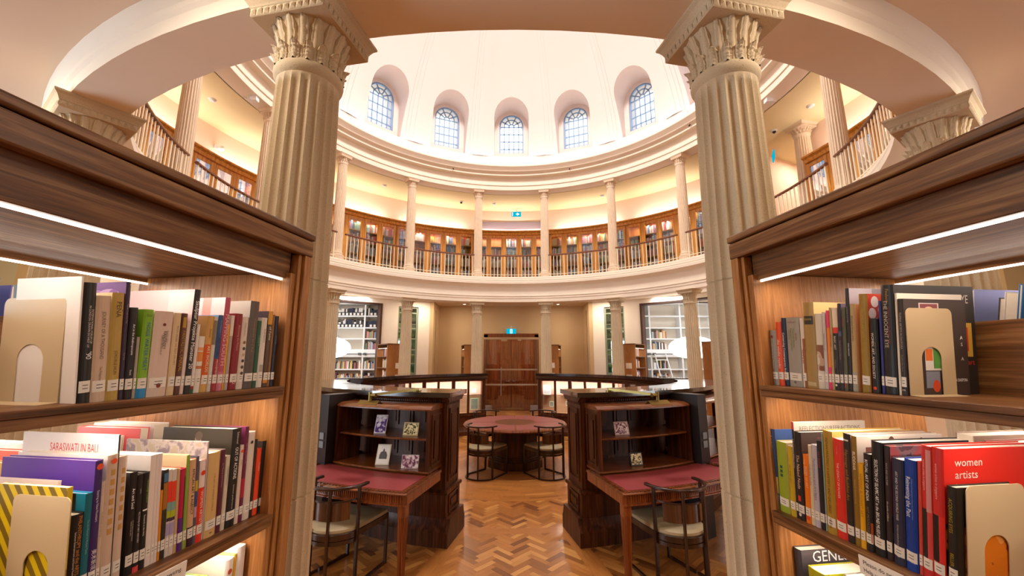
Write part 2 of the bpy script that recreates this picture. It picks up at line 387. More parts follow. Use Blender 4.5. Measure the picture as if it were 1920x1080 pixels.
for args in ((.63, 9.21, 11.11, 4.3, 6.10), (.45, 9.43, 11.0, 6.0, 7.4)):
    cu = cutter(*args); md = dome.modifiers.new('cut', 'BOOLEAN'); md.object = cu; md.operation = 'DIFFERENCE'; md.solver = 'EXACT'
    bpy.context.view_layer.update()
    m2 = bpy.data.meshes.new_from_object(dome.evaluated_get(bpy.context.evaluated_depsgraph_get()))
    dome.modifiers.clear(); dome.data = m2; cd = cu.data; bpy.data.objects.remove(cu); bpy.data.meshes.remove(cd)
dome.data.polygons.foreach_set('use_smooth', [True] * len(dome.data.polygons)); dome.data.set_sharp_from_angle(angle=R(25))
# raised ribs of the dome between the windows
b = MB()
for k in range(16):
    th = 11.25 + 22.5 * k
    for hw, dd in ((3.6, .02), (2.5, .035), (1.0, .05)):
        zs = [9.2 + 4.3 * i / 14 for i in range(15)]
        b.rev([(dr(z) - dd, z) for z in zs] + [(dr(z) + .05, z) for z in zs[::-1]], th - hw, th + hw, 5)
struct('trim_3', b, PLASTER_W, recalc=True)
b = MB()
for k in range(16):          # stepped plinth under the drum
    b.arc(5.93, 6.1, 8.6, 9.10, 22.5 * k + 7.0, 22.5 * k + 15.5, 5)
b.rev([(5.965, 8.6), (5.965, 9.03), (5.98, 9.05), (6.1, 9.05), (6.1, 8.6)], 0, 360, 120)
struct('trim_4', b, PLASTER_W, recalc=True)
# ---- dome windows: frame with glazing bars, pane
FRAMEB = mat('blue_grey_window_frame', '#7f9dc4', 0.5)
def dome_window():
    r = thing('window_1', '', '')
    f = MB(); a = arch(.45, 9.37, 10.94, 20); i_ = arch(.405, 9.42, 10.895, 20); n = len(a)
    vs = [(x, 0, z) for x, z in a] + [(x, 0, z) for x, z in i_] + [(x, .06, z) for x, z in a] + [(x, .06, z) for x, z in i_]
    fs = []
    for k in range(n):
        k2 = (k + 1) % n; fs += [(k, k2, n + k2, n + k), (n + k, n + k2, 3 * n + k2, 3 * n + k)]
    f.add(vs, fs)
    def bar(p, q_, w_=.036):
        p, q_ = Vector((p[0], .02, p[1])), Vector((q_[0], .02, q_[1])); d = (q_ - p).normalized(); s_ = Vector((d.z, 0, -d.x)) * w_ / 2; e = Vector((0, .03, 0))
        f.add([p - s_, p + s_, q_ + s_, q_ - s_, p - s_ + e, p + s_ + e, q_ + s_ + e, q_ - s_ + e], [(0, 1, 2, 3), (4, 7, 6, 5), (0, 4, 5, 1), (1, 5, 6, 2), (2, 6, 7, 3), (3, 7, 4, 0)])
    for x in (-.27, -.09, .09, .27): bar((x, 9.41), (x, 10.50))
    for z in (9.56, 9.86, 10.16, 10.46):
        bar((-.41, z), (.41, z))
    def arcbar(rr, a0, a1):
        for k in range(10):
            t0, t1 = R(a0 + (a1 - a0) * k / 10), R(a0 + (a1 - a0) * (k + 1) / 10)
            bar((rr * cos(t0), 10.49 + rr * sin(t0)), (rr * cos(t1), 10.49 + rr * sin(t1)))
    arcbar(.27, 0, 180); arcbar(.09, 0, 180)
    for t in (30, 66, 114, 150): bar((.09 * cos(R(t)), 10.49 + .09 * sin(R(t))), (.41 * cos(R(t)), 10.49 + .41 * sin(R(t))))
    link('window_frame', f, FRAMEB, r, smooth=False, recalc=True)
    g_ = arch(.42, 9.40, 10.91, 20); link('window_pane', MB().add([(x, .035, z) for x, z in g_], [tuple(range(len(g_)))]), GLASS_W, r, smooth=False)
    del r['label']; del r['category']; r['kind'] = 'structure'; return r
w1 = dome_window(); w1.location = P(6.15, 0, .06); w1.rotation_euler = (0, 0, 0)
for k in range(1, 16):
    th = 22.5 * ((k + 1) // 2) * (1 if k % 2 else -1)
    o = dup(w1, P(6.15, th, .06), outward(th)); o.name = 'window_%d' % (k + 1)

# ---- gallery walls
GW = mat('pink_cream_gallery_wall', '#ecd3c0', 0.8)
b = MB().arc(8.0, 8.2, 4.68, 7.866, -180, 66, 80).arc(8.0, 8.2, 4.68, 7.866, 77.5, 180, 34)
b.arc(10.4, 10.6, 4.68, 7.866, 60, 84, 8)
for th in (66, 77.5):
    u = P(1, th) - P(0, th); v = Vector((u.y, -u.x, 0)) * .1; a = P(8.0, th); c = P(10.5, th)
    b.add([tuple(p + z_) for z_ in (Vector((0, 0, 4.4)), Vector((0, 0, 7.866))) for p in (a - v, a + v, c + v, c - v)], [(0, 3, 2, 1), (4, 5, 6, 7), (0, 1, 5, 4), (1, 2, 6, 5), (2, 3, 7, 6), (3, 0, 4, 7)])
struct('wall_gallery', b, GW, recalc=True)
struct('floor_recess', MB().arc(8.05, 10.5, 4.5, 4.68, 60, 84, 10), RAILW, recalc=True)
b = MB()
for z0, z1, dd in ((7.42, 7.50, .03), (7.50, 7.56, .06), (7.56, 7.62, .10)): b.arc(10.4 - dd, 10.42, z0, z1, 66.8, 76.8, 6)
struct('trim_5', b, GW, recalc=True)
struct('trim_6', MB().arc(7.955, 8.02, 7.10, 7.39, -10, 10, 14), MAUVE_SHADE, recalc=True)   # vent recess over the central cases, its shade put into the mauve colour
# ---- ground floor walls
b = MB(); bt = MB()
for s in (-1, 1):
    def A(r0, r1, z0, z1, a0, a1, n=6, m=0): b.arc(r0, r1, z0, z1, s * a0, s * a1, n, m)
    A(8.0, 8.28, 0, 4.03, 22, 25.7); A(8.0, 8.28, 3.8, 4.03, 25.7, 31, 4); A(8.0, 8.28, 0, .5, 25.7, 31, 4)
    A(8.0, 8.28, 0, 4.03, 31, 35.4); A(8.0, 8.28, 3.84, 4.03, 35.4, 58, 12); A(8.0, 8.28, 0, 4.03, 58, 101, 24)
struct('wall_ring', b, PLASTER, recalc=True)
b = MB()
for s in (-1, 1):
    x0, x1 = sorted((s * 2.93, s * 3.12))
    b.box(x0, x1, 15.36, 15.72, 0, 4.03).box(x0, x1, 15.72, 15.92, 3.75, 4.03).box(x0, x1, 15.72, 15.92, 0, .3).box(x0, x1, 15.92, 16.75, 0, 4.03)
struct('wall_vestibule', b, BEIGE, recalc=True)
b = MB().box(-3.12, -1.06, 16.6, 16.8, 0, 4.03).box(1.06, 3.12, 16.6, 16.8, 0, 4.03).box(-1.06, 1.06, 16.6, 16.8, 2.86, 4.03)
struct('wall_back', b, BEIGE, recalc=True)
b = MB()
for s in (-1, 1):
    x0, x1 = sorted((s * 7.8, s * 9.6)); b.box(x0, x1, 6.3, 6.5, 0, 4.03)
b.box(9.5, 9.7, -3, 0, 0, 4.03).box(9.5, 9.7, 3, 6.5, 0, 4.03).box(9.5, 9.7, 0, 3, 0, .7).box(9.5, 9.7, 0, 3, 3.5, 4.03)
b.box(-9.7, -9.5, -3, -.5, 0, 4.03).box(-9.7, -9.5, 2.5, 6.5, 0, 4.03).box(-9.7, -9.5, -.5, 2.5, 0, .7).box(-9.7, -9.5, -.5, 2.5, 3.5, 4.03)
b.box(-9.7, 9.7, -3.2, -3.0, 0, 4.03)
struct('wall_ambulatory', b, OLIVE, recalc=True)
area('window_daylight', (-9.45, 1.0, 2.1), (-5, 1.6, 3.9), 2.9, 2.7, 430, (0.72, 0.88, 1.0))  # area light added for the daylight of an unseen left window
area('window_daylight', (9.4, 1.5, 2.1), (5, 1.5, 3.9), 2.9, 2.7, 120, (0.98, 0.92, 0.90))  # added to brighten the right ceiling; no window known on this side
area('recess_lamp', P(9.3, 72, 7.8), P(9.3, 72, 0), .6, .6, 40, (1.0, 0.9, 0.74))  # added to brighten the dark recess wall; no fixture known here
f = MB()
for y in (-.5, .5, 1.5, 2.46): f.box(-9.66, -9.6, y, y + .05, .7, 3.5)
for z in (.7, 1.6, 2.5, 3.45): f.box(-9.66, -9.6, -.5, 2.5, z, z + .05)
o = struct('window_20', f, WHITE)
f = MB()
for y in (0, 1, 2, 2.95): f.box(9.6, 9.66, y, y + .05, .7, 3.5)
for z in (.7, 1.6, 2.5, 3.45): f.box(9.6, 9.66, 0, 3, z, z + .05)
o = struct('window_25', f, WHITE)  # made-up frame added around the right-hand fill light
# dark frames of the two bookroom openings
for s, nm in ((-1, 'door_2'), (1, 'door_3')):
    f = MB().arc(7.97, 8.32, 3.80, 3.85, s * 35.2, s * 58, 14).arc(7.97, 8.32, 0, 3.85, s * 35.2, s * 35.7, 1)
    struct(nm, f, mat('dark_brown_frame', '#43220f', 0.4), recalc=True)
# green-lit narrow windows beside the doors
def greens():
    m, nt, b_ = new_mat('foliage_seen_through_glass'); L = nt.links.new; N = nt.nodes.new
    tc = N('ShaderNodeTexCoord'); n = N('ShaderNodeTexNoise'); n.inputs['Scale'].default_value = 3.5; n.inputs['Detail'].default_value = 4; L(tc.outputs['Object'], n.inputs['Vector'])
    r = N('ShaderNodeValToRGB'); e = r.color_ramp.elements; e[0].position = .38; e[0].color = hexc('#26302a'); e[1].position = .70; e[1].color = hexc('#9aa468'); k_ = e.new(.55); k_.color = hexc('#56684a')
    L(n.outputs['Fac'], r.inputs['Fac']); L(r.outputs['Color'], b_.inputs['Base Color']); L(r.outputs['Color'], b_.inputs['Emission Color']); b_.inputs['Emission Strength'].default_value = .45; b_.inputs['Roughness'].default_value = .8
    return m
GREEN = greens(); FRG = mat('grey_green_window_frame', '#8f9a83', 0.4)
for s, nm in ((-1, 'window_21'), (1, 'window_22')):
    r = thing(nm, '', '', P(8.1, s * 28.3)); del r['label']; del r['category']; r['kind'] = 'structure'
    f = MB().arc(8.08, 8.14, .5, 3.8, s * 25.7, s * 26.1, 1).arc(8.08, 8.14, .5, 3.8, s * 30.6, s * 31, 1).arc(8.08, 8.14, 3.74, 3.8, s * 25.7, s * 31, 3)
    for z in (3.55, 3.15, 2.98, 2.6, 2.2, 2.03, 1.7, 1.35, 1.2, .9): f.arc(8.09, 8.13, z, z + (.045 if z not in (3.15, 2.03) else .02), s * 26, s * 30.7, 3)
    link('window_frame', f, FRG, r, world=True, smooth=False, recalc=True)
    link('window_pane', MB().arc(8.11, 8.115, .5, 3.78, s * 25.8, s * 30.9, 4), GREENG, r, world=True, smooth=False)
    o = struct('wall_garden', MB().arc(8.6, 8.65, .2, 4.0, s * 22, s * 33.5, 4), GREEN)
    b = MB().box(s * 3.14 if s < 0 else 3.14, s * 3.2, 15.7, 15.94, .2, 3.9); struct('wall_garden', b, GREEN)
    f = MB()
    for z in (.3, 1.2, 2.1, 3.0, 3.72): f.box(s * 2.98, s * 3.02, 15.72, 15.92, z, z + .03)
    r = struct('window_23' if s < 0 else 'window_24', f, FRG)
# low ledge skirting beside the entrance
b = MB()
for s in (-1, 1): b.box(s * 1.12, s * .72, 15.9, 15.98, 0, .17)
struct('baseboard_entrance', b, WHITE)
# ================================================================ COLUMNS
def fluted(zs, rf, nfl, depth, per=6):
    """shaft rings; concave flutes run out below the collar and above the base"""
    n = nfl * per; vs = []; fs = []
    for i, z in enumerate(zs):
        r0, dep = rf(z)
        for k in range(n):
            t = (k % per) / per; r = r0 - dep * depth * math.sqrt(max(0, 1 - (2 * (t - .5) / .84) ** 2)) if abs(t - .5) < .42 else r0
            a = 2 * PI * k / n; vs.append((r * cos(a), r * sin(a), z))
    for i in range(len(zs) - 1):
        for k in range(n): fs.append((i * n + k, i * n + (k + 1) % n, (i + 1) * n + (k + 1) % n, (i + 1) * n + k))
    return MB().add(vs, fs)
def leaf(b, th, r0, z0, ht, wd, bend, ribs=7, thick=.012, lean=0.0):
    """a ribbed palm leaf that rises from the bell and curls out at its tip"""
    n, k = 12, 9; vs = []; fs = []
    for i in range(n + 1):
        u = i / n; cu = max(0, u - .84) / .16
        z = z0 + ht * (u if u < .84 else .84 + .16 * (math.sin(cu * PI * .62) / math.sin(PI * .62)) * .8 + .02)
        out = r0 + lean * u + bend * max(0, u - .45) ** 2 * 3.3
        w_ = wd * (.80 + .20 * sin(PI * min(1, u * 1.15))) * math.sqrt(max(.02, 1 - cu ** 2.4)) * (1 + .06 * math.cos(u * 46))
        for j in range(k):
            s = -1 + 2 * j / (k - 1); rr = out + thick * (1 - s * s) + (.004 if j % 2 else 0) - (.006 if abs(s) > .9 else 0) + (.005 if j == k // 2 else 0) + .003 * math.cos(u * 46 + abs(s) * 5)
            a = th + s * w_ / max(.12, r0); vs.append((rr * cos(a), rr * sin(a), z - .014 * abs(s)))
    for i in range(n):
        for j in range(k - 1): fs.append((i * k + j, i * k + j + 1, (i + 1) * k + j + 1, (i + 1) * k + j))
    o = len(vs)     # back of the leaf, so that it has thickness
    vs += [(x * (1 - .012 / max(.1, math.hypot(x, y))), y * (1 - .012 / max(.1, math.hypot(x, y))), z) for x, y, z in vs]
    fs += [tuple(i + o for i in f)[::-1] for f in fs]
    for i in range(n): fs += [(i * k, (i + 1) * k, (i + 1) * k + o, i * k + o), (i * k + k - 1, i * k + k - 1 + o, (i + 1) * k + k - 1 + o, (i + 1) * k + k - 1)]
    for j in range(k - 1): fs.append((n * k + j, n * k + j + 1, n * k + j + 1 + o, n * k + j + o))
    b.add(vs, fs)
def lathe(prof, n=64): return MB().rev(prof, 0, 360, n, c=(0, 0), closed=False)
def make_column(name, label, H_, rb, rt, zc, stone_, cap_scale=1.0, joints=(), group=None, fine=True):
    """zc: height of the collar; H_: full height"""
    t = thing(name, label, 'column', (0, 0, 0), 0, group)
    zs = [.20, .235, .26]; zs += [.3 + (zc - .46) * i / 8 for i in range(9)] + [zc - .12, zc - .095, zc - .07, zc - .05]
    for j in joints: zs += [j - .004, j - .003, j + .003, j + .004]
    zs = sorted(zs)
    def rf(z):
        u = (z - .2) / (zc - .25); r = rb + (rt - rb) * u + .006 * sin(PI * u)
        dep = min(1, max(0, (z - .235) / .04)) * min(1, max(0, (zc - .07 - z) / .045)); dep = math.sqrt(dep)
        if any(abs(z - j) <= .0031 for j in joints): r -= .005
        return r, dep
    link('shaft', fluted(zs, rf, 22, .10 * rb, 8 if fine else 5), stone_, t, recalc=False)
    link('base', lathe([(0, 0), (rb * 1.42, 0), (rb * 1.42, .07), (rb * 1.36, .075), (rb * 1.40, .10), (rb * 1.36, .13), (rb * 1.18, .14), (rb * 1.15, .165), (rb * 1.2, .185), (rb * 1.1, .21), (rb, .215), (0, .215)]), stone_, t)
    link('collar', lathe([(rt * .9, zc - .06), (rt * 1.0, zc - .055), (rt * 1.06, zc - .042), (rt * 1.10, zc - .028), (rt * 1.12, zc - .01), (rt * 1.09, zc + .008), (rt * 1.02, zc + .02), (rt * .9, zc + .02)]), stone_, t)
    hb = H_ - zc - .115
    cb = lathe([(rt * .9, zc), (rt * .94, zc + .02), (rt * .95, zc + hb * .5), (rt * 1.02, zc + hb * .8), (rt * 1.16, zc + hb * .96), (rt * 1.2, zc + hb)])
    nt_ = 16
    for k in range(nt_): leaf(cb, 2 * PI * k / nt_, rt * .93, zc + .015, hb * .99, rt * .172, .040, lean=.010)
    for k in range(nt_): leaf(cb, 2 * PI * (k + .5) / nt_, rt * 1.0, zc + .012, hb * .40, rt * .178, .030, thick=.015)
    link('capital', cb, stone_, t)
    z0 = zc + hb; h1 = rt * 1.36; a = MB()
    prof_ = [(h1 * .98, z0), (h1, z0 + .004), (h1, z0 + .045), (h1 * 1.02, z0 + .05), (h1 * 1.035, z0 + .06), (h1 * 1.10, z0 + .085), (h1 * 1.17, z0 + .10), (h1 * 1.17, H_ - .001)]
    vs = []; fs = []
    for h_, z in prof_: vs += [(-h_, -h_, z), (h_, -h_, z), (h_, h_, z), (-h_, h_, z)]
    for i in range(len(prof_) - 1):
        for k in range(4): fs.append((i * 4 + k, i * 4 + (k + 1) % 4, i * 4 + 4 + (k + 1) % 4, i * 4 + 4 + k))
    e = (len(prof_) - 1) * 4; fs += [(3, 2, 1, 0), (e, e + 1, e + 2, e + 3)]; a.add(vs, fs)
    if fine:      # carved leaf band round the edge of the abacus
        for k in range(4):
            M = Matrix.Rotation(PI / 2 * k, 4, 'Z')
            m_ = 11
            for i in range(m_):
                x = -h1 + 2 * h1 * (i + .5) / m_; w_ = h1 / m_ * .8
                a.add([(x - w_, -h1 - .001, z0 + .006), (x + w_, -h1 - .001, z0 + .006), (x + w_ * .9, -h1 - .006, z0 + .042), (x - w_ * .9, -h1 - .006, z0 + .042), (x, -h1 - .012, z0 + .022)],
                      [(0, 1, 4), (1, 2, 4), (2, 3, 4), (3, 0, 4)], 0, M)
    link('abacus', a, stone_, t, smooth=False)
    return t
LO = make_column('column', '', 3.811, .197, .160, 3.445, STONE, joints=(1.27, 2.29), group='fluted columns of the lower ring')
names = {.5: ('beside the entrance doors', 'nearest the doors'), 1.5: ('in front of the narrow green window', ''), 2.5: ('before the white bookroom opening', ''),
         3.5: ('along the ambulatory, past the bookroom', ''), 4.5: ('at the side of the rotunda', ''), 5.5: ('behind the walnut bookcase, farther of two', ''), 6.5: ('whose capital rises over the walnut bookcase', ''), 7.5: ('standing huge at the end of the walnut bookcase', '')}
first = True
for k in (.5, 1.5, 2.5, 3.5, 4.5, 5.5, 6.5, 7.5):
    for s in (-1, 1):
        th = 22.5 * k * s; side = 'left' if s < 0 else 'right'
        lab = ('big tan speckled fluted column ' if k > 6 else 'cream fluted lower column ') + names[k][0] + ', ' + side + ' side'
        if first: o = LO; o.location = P(6.02, th); o.rotation_euler = (0, 0, outward(th)); o['label'] = lab; first = False
        else: o = dup(LO, P(6.02, th), outward(th), lab)
UP = make_column('gallery_column', '', 3.19, .150, .128, 2.92, PALESTONE, group='slender fluted columns of the upper gallery', fine=True)
nm2 = {.5: 'upper gallery column beside the middle bay', 1.5: 'upper gallery column, second from the middle', 2.5: 'upper gallery column, third from the middle', 3.5: 'upper gallery column, fourth from the middle',
       4.5: 'tall upper gallery column framed by the near arch', 5.5: 'upper gallery column, sixth from the middle', 6.5: 'upper gallery column above the near side', 7.5: 'upper gallery column over the near beam'}
first = True
for k in (.5, 1.5, 2.5, 3.5, 4.5, 5.5, 6.5, 7.5):
    for s in (-1, 1):
        th = 22.5 * k * s; lab = 'pale fluted ' + nm2[k] + (', left side' if s < 0 else ', right side')
        if first: o = UP; o.location = P(6.03, th, 4.68); o.rotation_euler = (0, 0, outward(th)); o['label'] = lab; first = False
        else: dup(UP, P(6.03, th, 4.68), outward(th), lab)
o = dup(UP, P(7.72, 77.0, 4.68), outward(77), 'pinkish leaf-capital column standing behind the right-hand gallery bookcase'); o.scale = (1.35, 1.35, 1.0)

# ================================================================ GALLERY RAILINGS
BAL = mat('white_gold_balusters', '#fff3d8', 0.4)
for k in range(-5, 6):
    c = 22.5 * k; a0, a1 = c - 11.25 + 1.35, c + 11.25 - 1.35
    side = 'middle bay' if k == 0 else '%s bay %s of the middle' % (['', 'first', 'second', 'third', 'fourth', 'fifth'][abs(k)], 'left' if k < 0 else 'right')
    t = thing('gallery_railing', 'curved gallery railing with brown handrail and pale balusters, ' + side, 'railing', P(5.86, c, 4.68), outward(c), 'gallery railings between the upper columns')
    link('handrail', MB().rev([(5.825, 5.42), (5.83, 5.45), (5.86, 5.465), (5.89, 5.45), (5.895, 5.42), (5.86, 5.41)], a0, a1, 14), RAILW, t, world=True, recalc=True)
    link('bottom_rail', MB().arc(5.85, 5.872, 4.75, 4.765, a0, a1, 12), BAL, t, world=True, recalc=True)
    for i in range(17):
        th = a0 + (a1 - a0) * (i + .5) / 17
        link('baluster', MB().tube([P(5.86, th, 4.68), P(5.86, th, 5.415)], 0.011 if i % 4 else .015, 6), BAL, t, world=True)

# ================================================================ GALLERY BOOKCASES
SP = ['#e07058', '#6c8cb8', '#f4ecd8', '#e0d4a8', '#94a86c', '#b07c94', '#f8f4ec', '#54545c', '#f0c058', '#b4c8dc', '#cc9478', '#7ca08c', '#ece4f0', '#d06068', '#f8f0c8', '#8c7c6c']
spm = [col(c, .6) for c in SP]
allb = MB(); nind = 0
ZS = [4.98, 5.42, 5.84, 6.24]
for k in range(-5, 6):
    c = 22.5 * k; a0, a1 = c - 11.25, c + 11.25
    if k == 3: a1 = 66
    if k == 4: a0 = 78.5
    if a1 - a0 < 2: continue
    nd = max(1, round((a1 - a0) / 4.5)); da = (a1 - a0) / nd
    side = 'in the middle bay' if k == 0 else 'in the %s bay %s of middle' % (['', 'first', 'second', 'third', 'fourth', 'fifth'][abs(k)], 'left' if k < 0 else 'right')
    t = thing('gallery_bookcase', 'orange oak glass-fronted gallery bookcase ' + side, 'bookcase', P(7.5, c, 4.68), outward(c), 'glazed oak bookcases round the upper gallery')
    f = MB().arc(7.5, 7.95, 4.68, 4.80, a0, a1, 10).arc(7.9, 7.95, 4.8, 6.8, a0, a1, 10)
    for i in range(nd + 1): f.arc(7.49, 7.92, 4.8, 6.68, a0 + da * i - .3, a0 + da * i + .3, 1)
    link('carcass', f, OAK, t, world=True, recalc=True)
    link('cornice', MB().rev([(7.44, 6.68), (7.42, 6.76), (7.36, 6.80), (7.36, 6.84), (7.95, 6.84), (7.95, 6.68)], a0, a1, 12), OAK, t, world=True, recalc=True)
    for z in ZS[1:]: link('shelf', MB().arc(7.56, 7.9, z - .03, z, a0 + .2, a1 - .2, 10), OAK_S, t, world=True, recalc=True)
    for i in range(nd):
        b0, b1 = a0 + da * i + .32, a0 + da * (i + 1) - .32; e = .44
        d = MB().arc(7.485, 7.515, 4.83, 6.66, b0, b0 + e, 1).arc(7.485, 7.515, 4.83, 6.66, b1 - e, b1, 1).arc(7.485, 7.515, 6.57, 6.66, b0, b1, 2).arc(7.485, 7.515, 4.83, 4.95, b0, b1, 2)
        o = link('door', d, OAK, t, world=True, recalc=True)
        g_ = MB().arc(7.498, 7.502, 4.95, 6.57, b0 + e, b1 - e, 2)
        go = link('door_glass', g_, GLASS_W, world=False, smooth=False); go.data.transform(WM[t.name].inverted()); go.parent = o; CH.setdefault(o.name, []).append(go)
        for zi, z in enumerate(ZS):
            style = rnd.random()
            if style < .10: continue
            x = b0 + .3; end = b1 - .3 if style < .75 else b0 + (b1 - b0) * rnd.uniform(.4, .8); ln = rnd.uniform(-.12, .12) if style > .5 else 0
            own = zi == 3 and abs(k) <= 3 and nind < 90
            pal = [rnd.choice(range(16)) for _ in range(4)]
            while x < end:
                w_ = rnd.uniform(.16, .42) * (1.6 if own else 1.25); hh = rnd.uniform(.22, .33); mi = rnd.choice(pal) if rnd.random() < .75 else rnd.randrange(16)
                bb = allb if not own else MB()
                p0, p1 = P(7.6, x, z), P(7.6, x + w_ * .94, z); q0, q1 = P(7.78, x, z), P(7.78, x + w_ * .94, z); up = Vector((0, 0, hh)); sh = (p1 - p0).normalized() * ln * hh
                bb.add([p0, p1, q1, q0, p0 + up + sh, p1 + up + sh, q1 + up + sh, q0 + up + sh], [(0, 3, 2, 1), (4, 5, 6, 7), (0, 1, 5, 4), (1, 2, 6, 5), (2, 3, 7, 6), (3, 0, 4, 7)], mi)
                if own:
                    bb.m = [0] * len(bb.m); nind += 1
                    tag(link('book', bb, spm[mi], smooth=False, recalc=True), 'small book, top shelf of the gallery bookcase ' + side, 'book', 'books on the top shelf of the gallery bookcase ' + side)
                x += w_
# ================================================================ ENTRANCE
MAH_D = wood('entrance_door_wood', ('#6e3012', '#9a4c20', '#b8652c'), 'z', .3, 1.0, .3)
t = thing('door_1', '', '', (0, 16.6, 0)); del t['label']; del t['category']; t['kind'] = 'structure'
f = MB().box(-1.10, -.94, -.06, .1, 0, 2.86).box(.94, 1.10, -.06, .1, 0, 2.86).box(-1.10, 1.10, -.06, .1, 2.70, 2.90)
link('door_frame', f, MAH_R, t, bevel=.004)
for s in (-1, 1):
    d = MB().box(s * .005, s * .94, .0, .05, 0, 2.70)
    for (za, zb) in ((.12, .85), (1.0, 1.7), (1.85, 2.58)):
        for (xa, xb) in ((.10, .44), (.52, .86)):
            xa_, xb_ = s * xa, s * xb
            d.box(xa_, xb_, -.012, .0, za, zb).box(s * (xa + .04), s * (xb - .04), -.022, -.01, za + .05, zb - .05)
    o = link('door_leaf', d, MAH_D, t, bevel=.003)
    h = MB().tube([(s * .09, -.01, 1.02), (s * .09, -.06, 1.02), (s * .2, -.06, 1.02)], .011, 8).ball((s * .09, -.012, 1.02), .028, .01, .028, 12, 6)
    link('door_handle', h, METAL, o)
struct('wall_behind_door', MB().box(-1.2, 1.2, 16.72, 16.8, 0, 3), OLIVE)  # unseen backing added to block sky light in the door gap
t = thing('glass_partition', 'clear glass entrance screen with frosted bands and long steel pull handle', 'glass screen', (0, 15.6, 0))
for s in (-1, 1):
    link('glass_panel', MB().box(s * .01, s * .98, -.006, .006, .03, 2.62), GLASS, t, smooth=False)
    link('side_post', MB().box(s * .98, s * 1.0, -.02, .02, 0, 2.66), METAL, t)
link('top_rail', MB().box(-1.12, 1.12, -.03, .03, 2.62, 2.70).box(-.38, -.15, -.05, .0, 2.55, 2.62).box(.25, .38, -.05, .0, 2.57, 2.62), mat('champagne_rail', '#b79a78', .4), t)
FROST = mat('frosted_band', '#bda48c', .6)
for z in (1.47, .92): link('frosted_band', MB().box(-.98, .98, -.009, -.007, z, z + .055), FROST, t)
link('pull_handle', MB().tube([(-.38, -.06, .55), (-.38, -.06, 1.58)], .013, 8).tube([(-.38, -.06, 1.5), (-.38, 0, 1.5)], .008, 6).tube([(-.38, -.06, .65), (-.38, 0, .65)], .008, 6), METAL, t)
CYAN = emis('exit_sign_light', '#00b8d8', 1.0); WH = emis('exit_sign_white', '#e8ffff', 1.2)
def exit_sign(name, label, loc, rz, arrow):
    t = thing(name, label, 'exit sign', loc, rz, None)
    link('housing', MB().box(-.19, .19, 0, .03, -.10, .10), CYAN, t)
    m_ = MB()
    if arrow:      # white panel with arrow
        m_.box(-.16, -.13, -.003, 0, -.08, .08).quad((-.02, -.003, .02), (-.02, -.003, -.02), (.12, -.003, -.02), (.12, -.003, .02)); m_.add([(.03, -.003, .07), (.03, -.003, -.07), (.13, -.003, 0)], [(0, 1, 2)])
    m_.box(-.05, .05, -.002, 0, -.085, .085) if not arrow else None
    link('pictogram', m_, WH, t, smooth=False)
    g_ = MB()
    if not arrow:    # little running figure
        g_.box(-.015, .015, -.005, -.002, .02, .05).box(-.01, .012, -.005, -.002, -.03, .02).box(-.035, -.008, -.005, -.002, -.005, .008).box(.01, .035, -.005, -.002, .0, .012).box(-.03, -.008, -.005, -.002, -.07, -.03).box(.008, .03, -.005, -.002, -.06, -.03)
        link('running_figure', g_, CYAN, t, smooth=False)
    link('hanging_rod', MB().box(-.01, .01, .01, .02, .10, .22), WHITE, t)
exit_sign('exit_sign', 'glowing turquoise exit sign above the wooden entrance doors', (0, 16.5, 2.99), 0, False)
exit_sign('exit_sign', 'turquoise exit sign with arrow hanging under the upper gallery ceiling', (.2, 15.62, 7.62), 0, True)
exit_sign('exit_sign', 'turquoise exit sign seen past the right stone column on the gallery', P(7.35, 73.0, 7.25), R(62), True)

